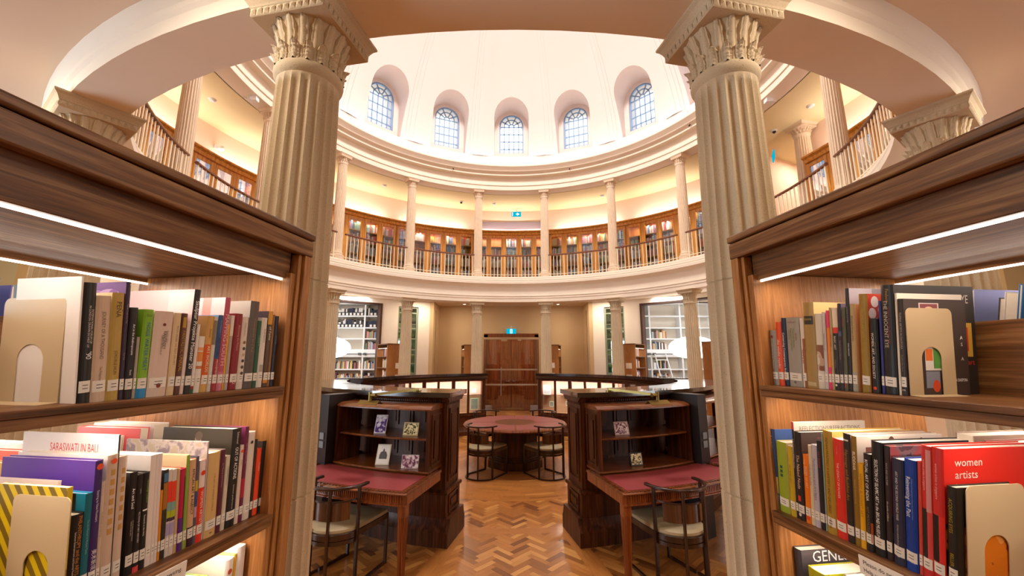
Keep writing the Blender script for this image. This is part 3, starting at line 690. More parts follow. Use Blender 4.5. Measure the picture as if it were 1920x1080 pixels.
# ================================================================ BOOKROOMS BEHIND THE OPENINGS
SHW = mat('white_lacquer_shelf', '#e9ecee', .4); BACKW = mat('warm_white_back', '#d9cfc0', .6)
b = MB()
for s in (-1, 1):
    b.box(s * 4.3, s * 9.7, 15.75, 15.85, 0, 4.1).box(s * 4.3, s * 4.4, 14.95, 15.8, 0, 4.1).box(s * 9.6, s * 9.7, 8.6, 15.8, 0, 4.1).box(s * 7.9, s * 9.7, 8.5, 8.6, 0, 4.1)
struct('wall_bookrooms', b, mat('white_wall', '#e6e2dc', .7))
FAR = [col(c, .6) for c in ('#e8e4e0', '#1d2540', '#a86458', '#d8bc70', '#8a9bb8', '#c8a08c', '#3c3a38', '#f2efe8', '#8c9478', '#9c5c6c', '#d09050', '#b8c4d0')]
nfar = [0]
def shelf_unit(s):
    side = 'left' if s < 0 else 'right'
    t = thing('white_bookshelf', 'tall white built-in shelving seen through the %s bookroom opening' % side, 'bookshelf', (s * 6.3, 15.3, 0))
    xs = [4.72, 5.5, 6.62, 7.75] if s < 0 else [4.66, 5.20, 6.36, 7.6]
    zs = [.12, .6, 1.07, 1.53, 2.24, 2.65, 3.06, 3.50, 3.98]
    f = MB()
    link('back_panel', MB().box(s * xs[0], s * xs[-1], 15.68, 15.72, 0, 4.0), BACKW, t, world=True)
    for x in xs: link('upright', MB().box(s * (x - .03), s * (x + .03), 15.3, 15.68, 0, 4.02), SHW, t, world=True, bevel=.003)
    for z in zs: link('shelf', MB().box(s * xs[0], s * xs[-1], 15.31, 15.68, z - .045, z), SHW, t, world=True)
    link('middle_fascia', MB().box(s * xs[0], s * xs[-1], 15.29, 15.6, 1.95, 2.2), SHW, t, world=True)
    rl = link('ladder_rail', MB().tube([(s * xs[0], 15.22, 2.07), (s * xs[-1], 15.22, 2.07)], .016, 8), mat('grey_rail', '#55585c', .4), t, world=True)
    DBR = mat('dark_bracket', '#303236', .4)
    for x in xs[1:3]:
        for e in (-.095, .095): link('rail_bracket', MB().box(s * (x + e - .045), s * (x + e + .045), 15.2, 15.3, 2.03, 2.11), DBR, t, world=True)
    for bi in range(len(xs) - 1):
        xa, xb = xs[bi] + .05, xs[bi + 1] - .05
        if bi == 2: continue
        for zi, z in enumerate(zs[:-1]):
            if z == 1.53 and False: continue
            if z < 1: continue
            files = s < 0 and z in (3.06, 3.50)
            if s > 0 and (bi == 0 or z in (3.06, 3.5)): continue
            if s < 0 and bi == 1 and z in (2.24, 2.65): continue
            x = xa + (.02 if s < 0 else .05); end = xb - (.02 if s < 0 else .5)
            rowname = {3.50: 'top', 3.06: 'second', 2.65: 'third', 2.24: 'fourth', 1.53: 'fifth', 1.07: 'sixth'}[z]
            while x < end:
                w_ = rnd.uniform(.028, .062) * (1.0 if not files else 1.6); hh = rnd.uniform(.2, .31)
                c_ = rnd.choice(FAR if not files else FAR[:2] + FAR[6:8] + FAR[1:2])
                own = z in (2.24, 2.65, 1.53) and nfar[0] < 68
                if not own: allb.box(s * x, s * (x + w_ * .93), 15.38, 15.58, z, z + hh, 16 + FAR.index(c_)); x += w_; continue
                nfar[0] += 1
                o = link('book', MB().box(s * x, s * (x + w_ * .93), 15.38, 15.58, z, z + hh), c_, smooth=False)
                tag(o, 'book on the %s shelf, %s bay, of the white shelving in the %s bookroom' % (rowname, ['inner', 'outer'][bi], side), 'book', 'books on the white shelving, %s bookroom' % side)
                x += w_
            if files:
                nbx = int((xb - xa) / .14)
                for i in range(nbx):
                    xx = xa + .02 + i * .14
                    bx = MB().box(s * xx, s * (xx + .12), 15.33, 15.375, z, z + .13)
                    o = link('file_box', bx, col('#20283c', .5)); tag(o, 'dark file box with white label, %s shelf, %s bay, left bookroom' % (rowname, ['inner', 'outer'][bi]), 'file box', 'dark file boxes in the left bookroom')
                    link('label_card', MB().box(s * (xx + .02), s * (xx + .10), 15.324, 15.329, z + .015, z + .10), STICK, o)
    area('bookroom_light', (s * 6.2, 13.9, 4.0), (s * 6.2, 14.2, 0), 2.6, 1.2, 95, (0.95, 0.97, 1.0))
shelf_unit(-1); shelf_unit(1)
t = thing('ladder', 'white rolling library ladder leaning on the right bookroom shelving', 'ladder', (5.2, 14.9, 0))
p0, p1, p2, p3 = (5.55, 14.75, .0), (5.28, 15.16, 2.07), (6.02, 14.75, 0), (5.68, 15.16, 2.07)
link('side_rail', MB().tube([p0, p1], .022, 6), SHW, t, world=True); link('side_rail', MB().tube([p2, p3], .022, 6), SHW, t, world=True)
for i in range(6):
    u = .12 + i * .155; a = Vector(p0).lerp(Vector(p1), u); c = Vector(p2).lerp(Vector(p3), u)
    link('rung', MB().tube([a, c], .016, 6), SHW, t, world=True)
for s in (-1, 1):
    side = 'left' if s < 0 else 'right'
    c0 = (s * (6.05 if s < 0 else 5.95), 13.5, 2.26)
    t = thing('paper_lantern', 'large glowing white paper lantern hanging in the %s bookroom' % side, 'lamp', c0)
    link('lamp_shade', MB().ball(c0, .74, .74, .36, 32, 16), LAMPW, t, world=True)
    link('cord', MB().tube([(c0[0] + s * .3, c0[1], 2.5), (c0[0] + s * .3, c0[1], 4.08)], .006, 6), WHITE, t, world=True)

# ================================================================ FAR RADIAL BOOKCASES
def radial_case(th, label):
    t = thing('bookcase', label, 'bookcase', P(6.75, th), outward(th), 'walnut end-on bookcases round the ambulatory')
    L_ = 1.1; h_ = 2.36
    link('end_panel', MB().box(-.31, .31, 0, .04, 0, h_), WAL_Z, t, bevel=.004); link('end_panel', MB().box(-.31, .31, L_, L_ + .04, 0, h_), WAL_Z, t)
    link('top_board', MB().box(-.32, .32, -.01, L_ + .05, h_, h_ + .03).box(-.31, .31, .04, L_, h_ - .12, h_ - .10), WAL_Y, t)
    for z in (.12, .5, .87, 1.24, 1.61, 1.98): link('shelf', MB().box(-.30, .30, .04, L_, z - .03, z), WAL_Y, t)
    link('sign_card', MB().box(-.02, .17, -.006, 0, 1.58, 1.76), STICK, t)
    link('led_strip', MB().box(-.28, -.27, .06, L_ - .02, h_ - .125, h_ - .12).box(.27, .28, .06, L_ - .02, h_ - .125, h_ - .12), LED, t)
    for sx in (-1, 1):
        for z in (1.24, 1.61, 1.98):
            y = .07
            n_ = 0
            while y < L_ - .1 and n_ < 9:
                w_ = rnd.uniform(.03, .07); hh = rnd.uniform(.2, .3)
                b_ = MB().box(sx * .27, sx * .08, y, y + w_ * .94, z, z + hh); b_.v = [tuple(WM[t.name] @ Vector(v)) for v in b_.v]
                allb.add(b_.v, b_.f, 16 + rnd.randrange(len(FAR)))
                y += w_; n_ += 1
    area('bookcase_led', P(6.75 + .55, th, h_ - .14) , P(6.75 + .55, th, 0), .5, .9, 5, PINK).rotation_euler = (0, 0, outward(th))
for k, th, lab in ((0, -5.6 - 0, 0),):
    pass
radial_case(-11.6, 'walnut end-on bookcase just left of the entrance doors')
radial_case(11.6, 'walnut end-on bookcase just right of the entrance doors')
radial_case(-34.0, 'walnut end-on bookcase beside the left bookroom opening')
radial_case(34.0, 'walnut end-on bookcase beside the right bookroom opening')
radial_case(57.2, 'walnut end-on bookcase next to the big right-hand stone column')

o = link('books_in_rows', allb, spm + FAR, smooth=False, recalc=True)
tag(o, 'rows of small coloured books filling the distant gallery and bookroom shelves', 'books'); o['kind'] = 'stuff'
# ================================================================ CURVED SHOWCASES
PINKB = mat('pink_striped_lining', '#d9a892', .8)
for s in (-1, 1):
    side = 'left' if s < 0 else 'right'
    a0, a1 = 13.2, 86.0
    t = thing('display_case', 'long curved mahogany display case with lit glass doors, %s of the entrance aisle' % side, 'display case', P(3.2, s * 50), 0, 'curved mahogany display cases')
    def rv(prof, b0=a0, b1=a1, n=24): return MB().rev(prof, s * b0, s * b1, n)
    link('plinth', rv([(2.93, 0), (2.93, .10), (2.96, .13), (2.98, .20), (3.45, .20), (3.47, .13), (3.50, .10), (3.50, 0)], a0 - .8), MAH, t, world=True, recalc=True)
    link('base_cabinet', rv([(3.0, .20), (3.0, .44), (2.965, .46), (2.965, .50), (3.44, .50), (3.44, .20)]), MAH, t, world=True, recalc=True)
    link('top_board', rv([(3.0, 1.37), (2.98, 1.42), (2.93, 1.46), (2.93, 1.52), (3.48, 1.52), (3.48, 1.46), (3.42, 1.42), (3.42, 1.37)], a0 - .9), MAH_T, t, world=True, recalc=True)
    link('back_panel', rv([(3.39, .5), (3.39, 1.37), (3.43, 1.37), (3.43, .5)]), MAH, t, world=True, recalc=True)
    link('lining', rv([(3.375, .5), (3.375, 1.37), (3.388, 1.37), (3.388, .5)], a0 + 1), PINKB, t, world=True, recalc=True)
    link('floor_lining', rv([(3.03, .501), (3.03, .506), (3.38, .506), (3.38, .501)], a0 + 1), PINKB, t, world=True, recalc=True)
    link('end_panel', MB().arc(2.99, 3.43, .5, 1.37, s * a0, s * (a0 + .9), 1), MAH, t, world=True, recalc=True)
    link('led_strip', rv([(3.03, 1.355), (3.03, 1.365), (3.045, 1.365), (3.045, 1.355)], a0 + 1.2), LED, t, world=True, recalc=True)
    a = a0 + .9; i = 0
    while a < a1 - 8:
        w_ = 7.7; d = MB(); e = .75 if i % 2 == 0 else .5; e2 = .5 if i % 2 == 0 else .95
        d.arc(2.985, 3.02, .5, 1.37, s * a, s * (a + e), 1).arc(2.985, 3.02, .5, 1.37, s * (a + w_ - e2), s * (a + w_), 1).arc(2.985, 3.02, 1.33, 1.37, s * a, s * (a + w_), 3).arc(2.985, 3.02, .5, .54, s * a, s * (a + w_), 3)
        o = link('door', d, MAH, t, world=True, recalc=True)
        go = link('door_glass', MB().arc(3.0, 3.004, .54, 1.33, s * (a + e), s * (a + w_ - e2), 3), GLASS_S, smooth=False); go.data.transform(WM[t.name].inverted()); go.parent = o; CH.setdefault(o.name, []).append(go)
        for z in (.96,): link('glass_shelf', MB().arc(3.12, 3.37, z, z + .006, s * (a + .3), s * (a + w_ - .3), 3), GREENG, t, world=True, smooth=False)
        if i < 7:
            cards = [(.30, 1.0, .16, .11), (.66, .70, .15, .12)] if i else ([(.35, .97, .2, .24), (.62, .66, .12, .14)] if s > 0 else [(.45, .58, .22, .30), (.5, 1.02, .12, .1)])
            for ci, (u, z, cw, chh) in enumerate(cards):
                th = s * (a + w_ * u); cx = thing('display_card', 'framed picture card shown in the %s display case, door %s from the entrance aisle, %s' % (side, ['one', 'two', 'three', 'four', 'five', 'six', 'seven'][i], ['upper', 'lower'][ci]), 'picture', P(3.24, th, z), outward(th), 'cards shown in the curved display cases')
                link('card', MB().box(-cw / 2, cw / 2, 0, .008, 0, chh), col('#f3ece2', .6), cx)
                link('picture', MB().box(-cw / 2 + .02, cw / 2 - .02, -.002, 0, .02, chh - .02), mat('sketch_grey', '#a9b3b4', .7, vary=.6, vscale=60) if 'sketch' not in _cc else _cc['sketch'], cx)
        a += w_ ; i += 1
    area('display_case_light', P(3.07, s * 22, 1.355), P(3.07, s * 22, 0), .95, .05, 18, PINK).rotation_euler = (R(5), 0, R(-s * 22))
    for th in (41, 60, 78): area('display_case_light', P(3.07, s * th, 1.355), P(3.07, s * th, 0), .95, .05, 18, PINK).rotation_euler = (R(5), 0, R(-s * th))

# ================================================================ READING CABINETS WITH DESKS
def near(s, a): return s * (180 - a)
def ogee(r0, r1, z0, z1): return [(r0, z0), (r0 + (r1 - r0) * .2, z0 + (z1 - z0) * .25), (r0 + (r1 - r0) * .75, z0 + (z1 - z0) * .6), (r1, z1)]
for s in (-1, 1):
    side = 'left' if s < 0 else 'right'
    A0 = 11.8; A1 = 80
    t = thing('reading_cabinet', 'curved dark mahogany reading cabinet with open shelves facing the desk, %s of the aisle' % side, 'cabinet', P(3.25, near(s, 45)), 0, 'curved mahogany reading cabinets')
    def rv(prof, b0=A0, b1=A1, n=26): return MB().rev(prof, near(s, b0), near(s, b1), n)
    link('plinth', rv([(2.95, 0), (2.95, .14), (2.97, .16), (2.985, .20), (3.0, .26), (3.465, .26), (3.48, .20), (3.51, .16), (3.525, .14), (3.525, 0)], A0 - .75), MAH, t, world=True, recalc=True)
    link('lower_body', rv([(3.01, .26), (3.01, .50), (3.46, .50), (3.46, .26)], A0 + .15), MAH, t, world=True, recalc=True)
    link('ledge_moulding', rv([(2.99, .49), (2.985, .51), (3.02, .53), (3.45, .53), (3.485, .51), (3.48, .49)], A0 - .2), MAH, t, world=True, recalc=True)
    link('upper_body', rv([(3.03, .53), (3.03, 1.43), (3.26, 1.43), (3.26, .53)], A0 + .5), MAH, t, world=True, recalc=True)
    link('under_desk_body', rv([(3.26, .53), (3.26, .76), (3.44, .76), (3.44, .53)], A0 + .5), MAH, t, world=True, recalc=True)
    link('end_panel', MB().arc(3.03, 3.44, .53, 1.43, near(s, A0 + .4), near(s, A0 + 1.6), 1), MAH, t, world=True, recalc=True)
    link('frieze', rv([(3.26, 1.37), (3.26, 1.43), (3.44, 1.43), (3.44, 1.37)], A0 + .5), MAH, t, world=True, recalc=True)
    link('cornice', rv([(3.02, 1.43), (3.0, 1.45), (2.965, 1.475), (2.96, 1.485), (3.51, 1.485), (3.505, 1.475), (3.47, 1.45), (3.45, 1.43)], A0 - .1), MAH, t, world=True, recalc=True)
    link('top_board', rv([(2.94, 1.487), (2.94, 1.537), (3.54, 1.537), (3.54, 1.487)], A0 - .7), MAH_T, t, world=True, recalc=True)
    # raised panels on the end, lower and upper
    u = P(1, near(s, A0)) - P(0, near(s, A0)); v = Vector((-u.y, u.x, 0)) * (1 if s < 0 else -1)
    if v.x * s > 0: v = -v
    def endpanel(r0, r1, z0, z1, off, dep, w_=.02):
        M = MB(); c0 = Vector((0, D, 0)) + v * off
        for (ra, rb, za, zb) in ((r0, r0 + w_, z0, z1), (r1 - w_, r1, z0, z1), (r0 + w_, r1 - w_, z0, z0 + w_), (r0 + w_, r1 - w_, z1 - w_, z1), (r0 + .055, r1 - .055, z0 + .06, z1 - .06)):
            p = [c0 + u * ra, c0 + u * rb, c0 + u * rb + v * dep, c0 + u * ra + v * dep]
            M.add([tuple(x + Vector((0, 0, za))) for x in p] + [tuple(x + Vector((0, 0, zb))) for x in p], [(0, 3, 2, 1), (4, 5, 6, 7), (0, 1, 5, 4), (1, 2, 6, 5), (2, 3, 7, 6), (3, 0, 4, 7)])
        return M
    o1 = -3.25 * sin(R(.38)); o2 = -3.25 * sin(R(.12))
    link('raised_panel', endpanel(3.09, 3.38, .60, 1.36, o1, .014), MAH, t, world=True, recalc=True)
    link('raised_panel', endpanel(3.09, 3.38, .29, .47, o2, .012), MAH, t, world=True, recalc=True)
    dn = MB()
    for i in range(14): 
        th = near(s, A0 + .25); rr = 3.06 + i * .028; c0 = Vector((0, D, 0)); p = [c0 + u * rr, c0 + u * (rr + .014), c0 + u * (rr + .014) + v * .012, c0 + u * rr + v * .012]
        dn.add([tuple(x + v * o1 + Vector((0, 0, 1.40))) for x in p] + [tuple(x + v * o1 + Vector((0, 0, 1.425))) for x in p], [(0, 3, 2, 1), (4, 5, 6, 7), (0, 1, 5, 4), (1, 2, 6, 5), (2, 3, 7, 6), (3, 0, 4, 7)])
    link('dentil_moulding', dn, MAH, t, world=True, recalc=True)
    dn = MB()
    a = A0 + .2
    while a < 40: dn.arc(3.455, 3.468, 1.437, 1.46, near(s, a), near(s, a + .22), 1); a += .44
    link('dentil_moulding', dn, MAH, t, world=True, recalc=True)
    # module boundaries
    for mi, (m0, m1) in enumerate(((A0 + .9, 32.2), (34.8, 56.5))):
        nm = ['near', 'far'][mi]
        # hutch: panelled back, two shelves, rounded top, side panels
        bk = MB()
        for i in range(5):
            pa, pb = m0 + .8 + (m1 - m0 - 1.6) * i / 5 + .25, m0 + .8 + (m1 - m0 - 1.6) * (i + 1) / 5 - .25
            for (za, zb) in ((.82, 1.04), (1.14, 1.34)):
                bk.arc(3.26, 3.272, za, zb, near(s, pa), near(s, pb), 2).arc(3.27, 3.28, za + .04, zb - .04, near(s, pa + .6), near(s, pb - .6), 2)
        link('back_panelling', bk, MAH, t, world=True, recalc=True)
        link('shelf', MB().rev([(3.27, 1.07), (3.27, 1.092), (3.72, 1.092), (3.732, 1.081), (3.72, 1.07)], near(s, m0 + .9), near(s, m1 - .4), 10), MAH_S, t, world=True, recalc=True)
        link('shelf', MB().rev([(3.27, .762), (3.27, .785), (3.765, .785), (3.775, .775), (3.765, .762)], near(s, m0 + .4), near(s, m1 - .1), 10), MAH_S, t, world=True, recalc=True)
        link('top_shelf', MB().rev([(3.44, 1.372), (3.44, 1.42), (3.60, 1.42), (3.70, 1.415), (3.745, 1.40), (3.765, 1.385), (3.765, 1.372), (3.30, 1.372), (3.30, 1.37), (3.775, 1.366), (3.775, 1.372)][:7], near(s, m0 + .35), near(s, m1 - .1), 10), MAH_S, t, world=True, recalc=True)
        for e0, e1 in ((m0 + .4, m0 + 1.0), (m1 - .6, m1 - .1)):
            sp = link('side_panel', MB().arc(3.45, 3.76, .785, 1.37, near(s, e0), near(s, e1), 1), MAH, t, world=True, recalc=True)
        if mi == 0:
            uu = P(1, near(s, m0 + .4)) - P(0, 0 * s + near(s, m0 + .4)); 
            link('raised_panel', endpanel(3.50, 3.72, .83, 1.33, o1 - 3.6 * sin(R(.93)), .012, .015), MAH, t, world=True, recalc=True)
        link('fluted_frieze', MB().arc(3.45, 3.56, 1.42, 1.43, near(s, m0 + .3), near(s, m1), 6), MAH, t, world=True, recalc=True)
    ps = link('socket_post', MB().arc(3.44, 3.86, 0, 1.50, near(s, 32.3), near(s, 34.7), 2), mat('near_black_wood', '#1f1512', .35), t, world=True, recalc=True)
    for z in (.93, 1.02):
        so = link('power_socket', MB().arc(3.86, 3.872, z, z + .07, near(s, 32.9), near(s, 34.0), 1), mat('steel_socket_plate', '#8f9aa0', .3, metal=.6), world=True, recalc=True)
        so.data.transform(WM[t.name].inverted()); so.parent = ps
    # ---- desks
    for mi, (m0, m1) in enumerate(((A0 + .55, 33.3), (33.7, 55.5))):
        dlab = ('red leather topped mahogany desk built on to the %s reading cabinet' if mi == 0 else 'second red leather topped desk, mostly hidden behind the %s stone column') % side
        d = thing('reading_desk', dlab, 'desk', P(4.05, near(s, (m0 + m1) / 2)), 0, 'red leather topped reading desks')
        def dv(prof, b0=m0, b1=m1, n=12): return MB().rev(prof, near(s, b0), near(s, b1), n)
        link('top_board', dv([(3.535, .735), (3.535, .757), (4.33, .757), (4.345, .75), (4.345, .742), (4.325, .735)]), MAH_S, d, world=True, recalc=True)
        link('leather_inset', dv([(3.80, .757), (3.80, .7605), (4.272, .7605), (4.272, .757)], m0 + 1.0, m1 - .25), LEATHER, d, world=True, recalc=True)
        ap = MB().arc(4.27, 4.305, .655, .735, near(s, m0 + .2), near(s, m1 - .2), 12).arc(3.54, 4.30, .655, .735, near(s, m0 + .15), near(s, m0 + .6), 1)
        ap.rev([(4.305, .66), (4.318, .655), (4.318, .645), (4.27, .645)], near(s, m0 + .15), near(s, m1), 12)
        i = 0
        while m0 + .8 + i * .3 < m1 - .5:
            if not (mi == 0 and 8 < 0): ap.arc(4.305, 4.311, .67, .725, near(s, m0 + .8 + i * .3), near(s, m0 + .95 + i * .3), 1)
            i += 1
        link('apron', ap, MAH_R, d, world=True, recalc=True)
        sg = MB(); r_ = 3.56
        while r_ < 4.28: sg.arc(r_, r_ + .018, .757, .764, near(s, m0 + .15), near(s, m0 + .55), 1); r_ += .034
        i = 0
        while m0 + .3 + i * .5 < m1: sg.arc(4.30, 4.325, .757, .763, near(s, m0 + .3 + i * .5), near(s, m0 + .58 + i * .5), 1); i += 1
        link('carved_edge', sg, MAH_S, d, world=True, recalc=True)
        for am in (m0 + .75, m1 - .75):
            c0 = P(4.265, near(s, am)); lg = MB()
            for (za, zb, wa, wb) in ((.56, .66, .036, .036), (.05, .56, .021, .034), (0, .05, .026, .026)):
                M = Matrix.Translation(c0) @ Matrix.Rotation(outward(near(s, am)), 4, 'Z')
                lg.add([(-wa, -wa, za), (wa, -wa, za), (wa, wa, za), (-wa, wa, za), (-wb, -wb, zb), (wb, -wb, zb), (wb, wb, zb), (-wb, wb, zb)], [(0, 3, 2, 1), (4, 5, 6, 7), (0, 1, 5, 4), (1, 2, 6, 5), (2, 3, 7, 6), (3, 0, 4, 7)], 0, M)
            for f_ in range(3):
                for ax in range(4):
                    x = -.016 + .016 * f_; M2 = M @ Matrix.Rotation(PI / 2 * ax, 4, 'Z')
                    lg.add([(x - .004, -.0225, .07), (x + .004, -.0225, .07), (x + .004, -.0365, .55), (x - .004, -.0365, .55), (x, -.026, .07), (x, -.040, .55)], [(0, 4, 5, 3), (4, 1, 2, 5)], 0, M2)
            link('leg', lg, MAH_R, d, world=True, smooth=False)
        lb = MB().arc(3.55, 3.60, .08, .64, near(s, m0 + .6), near(s, m0 + 1.2), 1)
    # ---- brass picture lamp over the desk
    lm = thing('desk_lamp', 'brass picture lamp on an arm above the %s reading desk' % side, 'lamp', P(3.4, near(s, 18), 1.537), 0, 'brass picture lamps')
    e0 = P(3.42, near(s, 18.4), 1.56); e1 = P(3.92, near(s, 22.3), 1.53); thv = P(1, near(s, 23.6)) - P(1, near(s, 21.4)); 
    tg = Vector((e1.y - D, -(e1.x), 0)).normalized() * (1 if s < 0 else -1); rad = Vector((e1.x, e1.y - D, 0)).normalized()
    link('base', MB().tube([e0 - Vector((0, 0, .023)), e0 - Vector((0, 0, .01))], .04, 16).tube([e0 - Vector((0, 0, .02)), e0 + Vector((0, 0, .01))], .012, 8), BRASS, lm, world=True)
    ax = (e1 - e0).normalized(); sd = Vector((-ax.y, ax.x, 0)) * .016
    arm = MB(); arm.add([tuple(p + q_ + Vector((0, 0, z_))) for z_ in (-.012, .012) for p, q_ in ((e0, -sd), (e0, sd), (e1, sd), (e1, -sd))], [(0, 3, 2, 1), (4, 5, 6, 7), (0, 1, 5, 4), (1, 2, 6, 5), (2, 3, 7, 6), (3, 0, 4, 7)])
    link('arm', arm, BRASS, lm, world=True, recalc=True)
    link('knuckle', MB().tube([e1 + Vector((0, 0, .03)), e1 - Vector((0, 0, .06))], .017, 12).tube([e1 - tg * .07, e1 - tg * .0], .014, 10).tube([e1 - tg * .075, e1 - tg * .07], .02, 10), BRASS, lm, world=True)
    sh = MB(); c1 = e1 + Vector((0, 0, -.055)); hw = .125
    pr_ = [(-.055, -.035), (-.005, .0), (.005, .0), (.055, -.035), (.05, -.038), (0, -.004), (-.05, -.038)]
    vs = [tuple(c1 + tg * x_ + rad * a_ + Vector((0, 0, z_))) for x_ in (-hw, hw) for a_, z_ in pr_]; n = len(pr_)
    sh.add(vs, [tuple(range(n)), tuple(range(n, 2 * n))[::-1]] + [(i, n + i, n + (i + 1) % n, (i + 1) % n) for i in range(n)])
    link('lamp_shade', sh, BRASS, lm, world=True, recalc=True, smooth=False)

# ---- pictures standing on the hutch shelves
def photo_mat(name, cols, sc=25):
    m, nt, b_ = new_mat(name); L = nt.links.new; N = nt.nodes.new
    tc = N('ShaderNodeTexCoord'); n = N('ShaderNodeTexNoise'); n.inputs['Scale'].default_value = sc; n.inputs['Detail'].default_value = 3; L(tc.outputs['Object'], n.inputs['Vector'])
    r = N('ShaderNodeValToRGB'); e = r.color_ramp.elements; r.color_ramp.interpolation = 'CONSTANT'
    e[0].position = 0; e[0].color = hexc(cols[0]); e[1].position = .42; e[1].color = hexc(cols[1])
    for i, c in enumerate(cols[2:]): x = e.new(.48 + .08 * i); x.color = hexc(c)
    L(n.outputs['Fac'], r.inputs['Fac']); L(r.outputs['Color'], b_.inputs['Base Color']); b_.inputs['Roughness'].default_value = .35
    return m
PH1 = photo_mat('purple_city_picture', ('#4a2a78', '#6d4a9c', '#cfc8d8', '#ece8ec')); PH2 = photo_mat('sepia_group_photo', ('#2a2214', '#8a7440', '#d8c890', '#efe4b8'), 55)
PH3 = photo_mat('pink_interior_photo', ('#6a3450', '#9c6a84', '#d8c0c8', '#ece0e2'), 30); PH4 = photo_mat('maroon_crowd_photo', ('#5a2238', '#8c5064', '#e0c8cc', '#f0e4e4'), 60)
def stand_frame(label, pos, face, w_, h_, tilt, fcol, pm, name='picture_frame', inner=None, roll=0):
    t = thing(name, label, 'picture frame', pos, face)
    M = Matrix.Rotation(R(-tilt), 4, 'X')
    fr = MB().box(-w_ / 2, w_ / 2, 0, .012, 0, h_, 0, M); link('frame', fr, fcol, t, bevel=.0015)
    e = .012 if inner is None else inner
    ph = MB(); ph.box(-w_ / 2 + e, w_ / 2 - e, -.0015, 0, e, h_ - e, 0, M); link('picture', ph, pm, t)
    link('prop', MB().tube([M @ Vector((0, .012, h_ * .7)), (0, .012 + h_ * .35, 0.003)], .003, 6), BLACK, t)
    return t, M
# local -Y of a frame faces the desk: rotz so that -Y points outward from the axis
def facing(s, a, turn=0): return outward(near(s, a)) + PI + R(turn)
stand_frame('white bordered purple leaflet propped on the upper shelf, left cabinet', P(3.60, near(-1, 24.2), 1.093), facing(-1, 24.2, 22), .13, .20, 22, col('#efe9ec', .3), PH1, inner=.008)
stand_frame('sepia group photograph in a thin pale frame, upper shelf of the left cabinet', P(3.60, near(-1, 17.9), 1.093), facing(-1, 17.9, 8), .17, .135, 16, col('#cbb384', .4), PH2)
t, M = stand_frame('cream framed picture of a domed building, lower shelf of the left cabinet', P(3.66, near(-1, 22.6), .786), facing(-1, 22.6, 18), .15, .21, 20, col('#d8cfba', .4), col('#eeeae2', .5))
bd = MB()      # the little domed building in the picture
bd.box(-.042, .042, -.004, -.0018, .06, .105, 0, M).box(-.036, .036, -.0042, -.002, .105, .115, 0, M)
bd.add([tuple(M @ Vector((.036 * cos(PI * i / 12), -.004, .115 + .022 * sin(PI * i / 12)))) for i in range(13)], [tuple(range(13))]).box(-.008, .008, -.004, -.002, .134, .148, 0, M).add([tuple(M @ Vector(v)) for v in ((-.01, -.004, .148), (.01, -.004, .148), (0, -.004, .165))], [(0, 1, 2)])
link('drawing', bd, col('#55504e', .6), t, smooth=False)
stand_frame('pink and white interior photograph, lower shelf of the left cabinet', P(3.68, near(-1, 17.0), .786), facing(-1, 17.0, 14), .18, .13, 14, col('#e4dcdc', .4), PH3, inner=.004)
stand_frame('maroon toned crowd photograph, upper shelf of the right cabinet', P(3.60, near(1, 18.9), 1.093), facing(1, 18.9, -6), .17, .14, 16, col('#c8a8a8', .4), PH4)
stand_frame('dark framed sepia photograph of standing people, lower shelf of the right cabinet', P(3.66, near(1, 20.9), .786), facing(1, 20.9, -4), .15, .13, 12, col('#241c18', .4), PH2)
stand_frame('white bordered photograph leaning on the right cabinet beyond the socket post', P(3.62, near(1, 38.2), .786), facing(1, 38.2, -24), .16, .2, 20, col('#e9e4e0', .4), photo_mat('grey_photo', ('#7c6c68', '#a89890', '#d8d0c8', '#ece8e4'), 30))

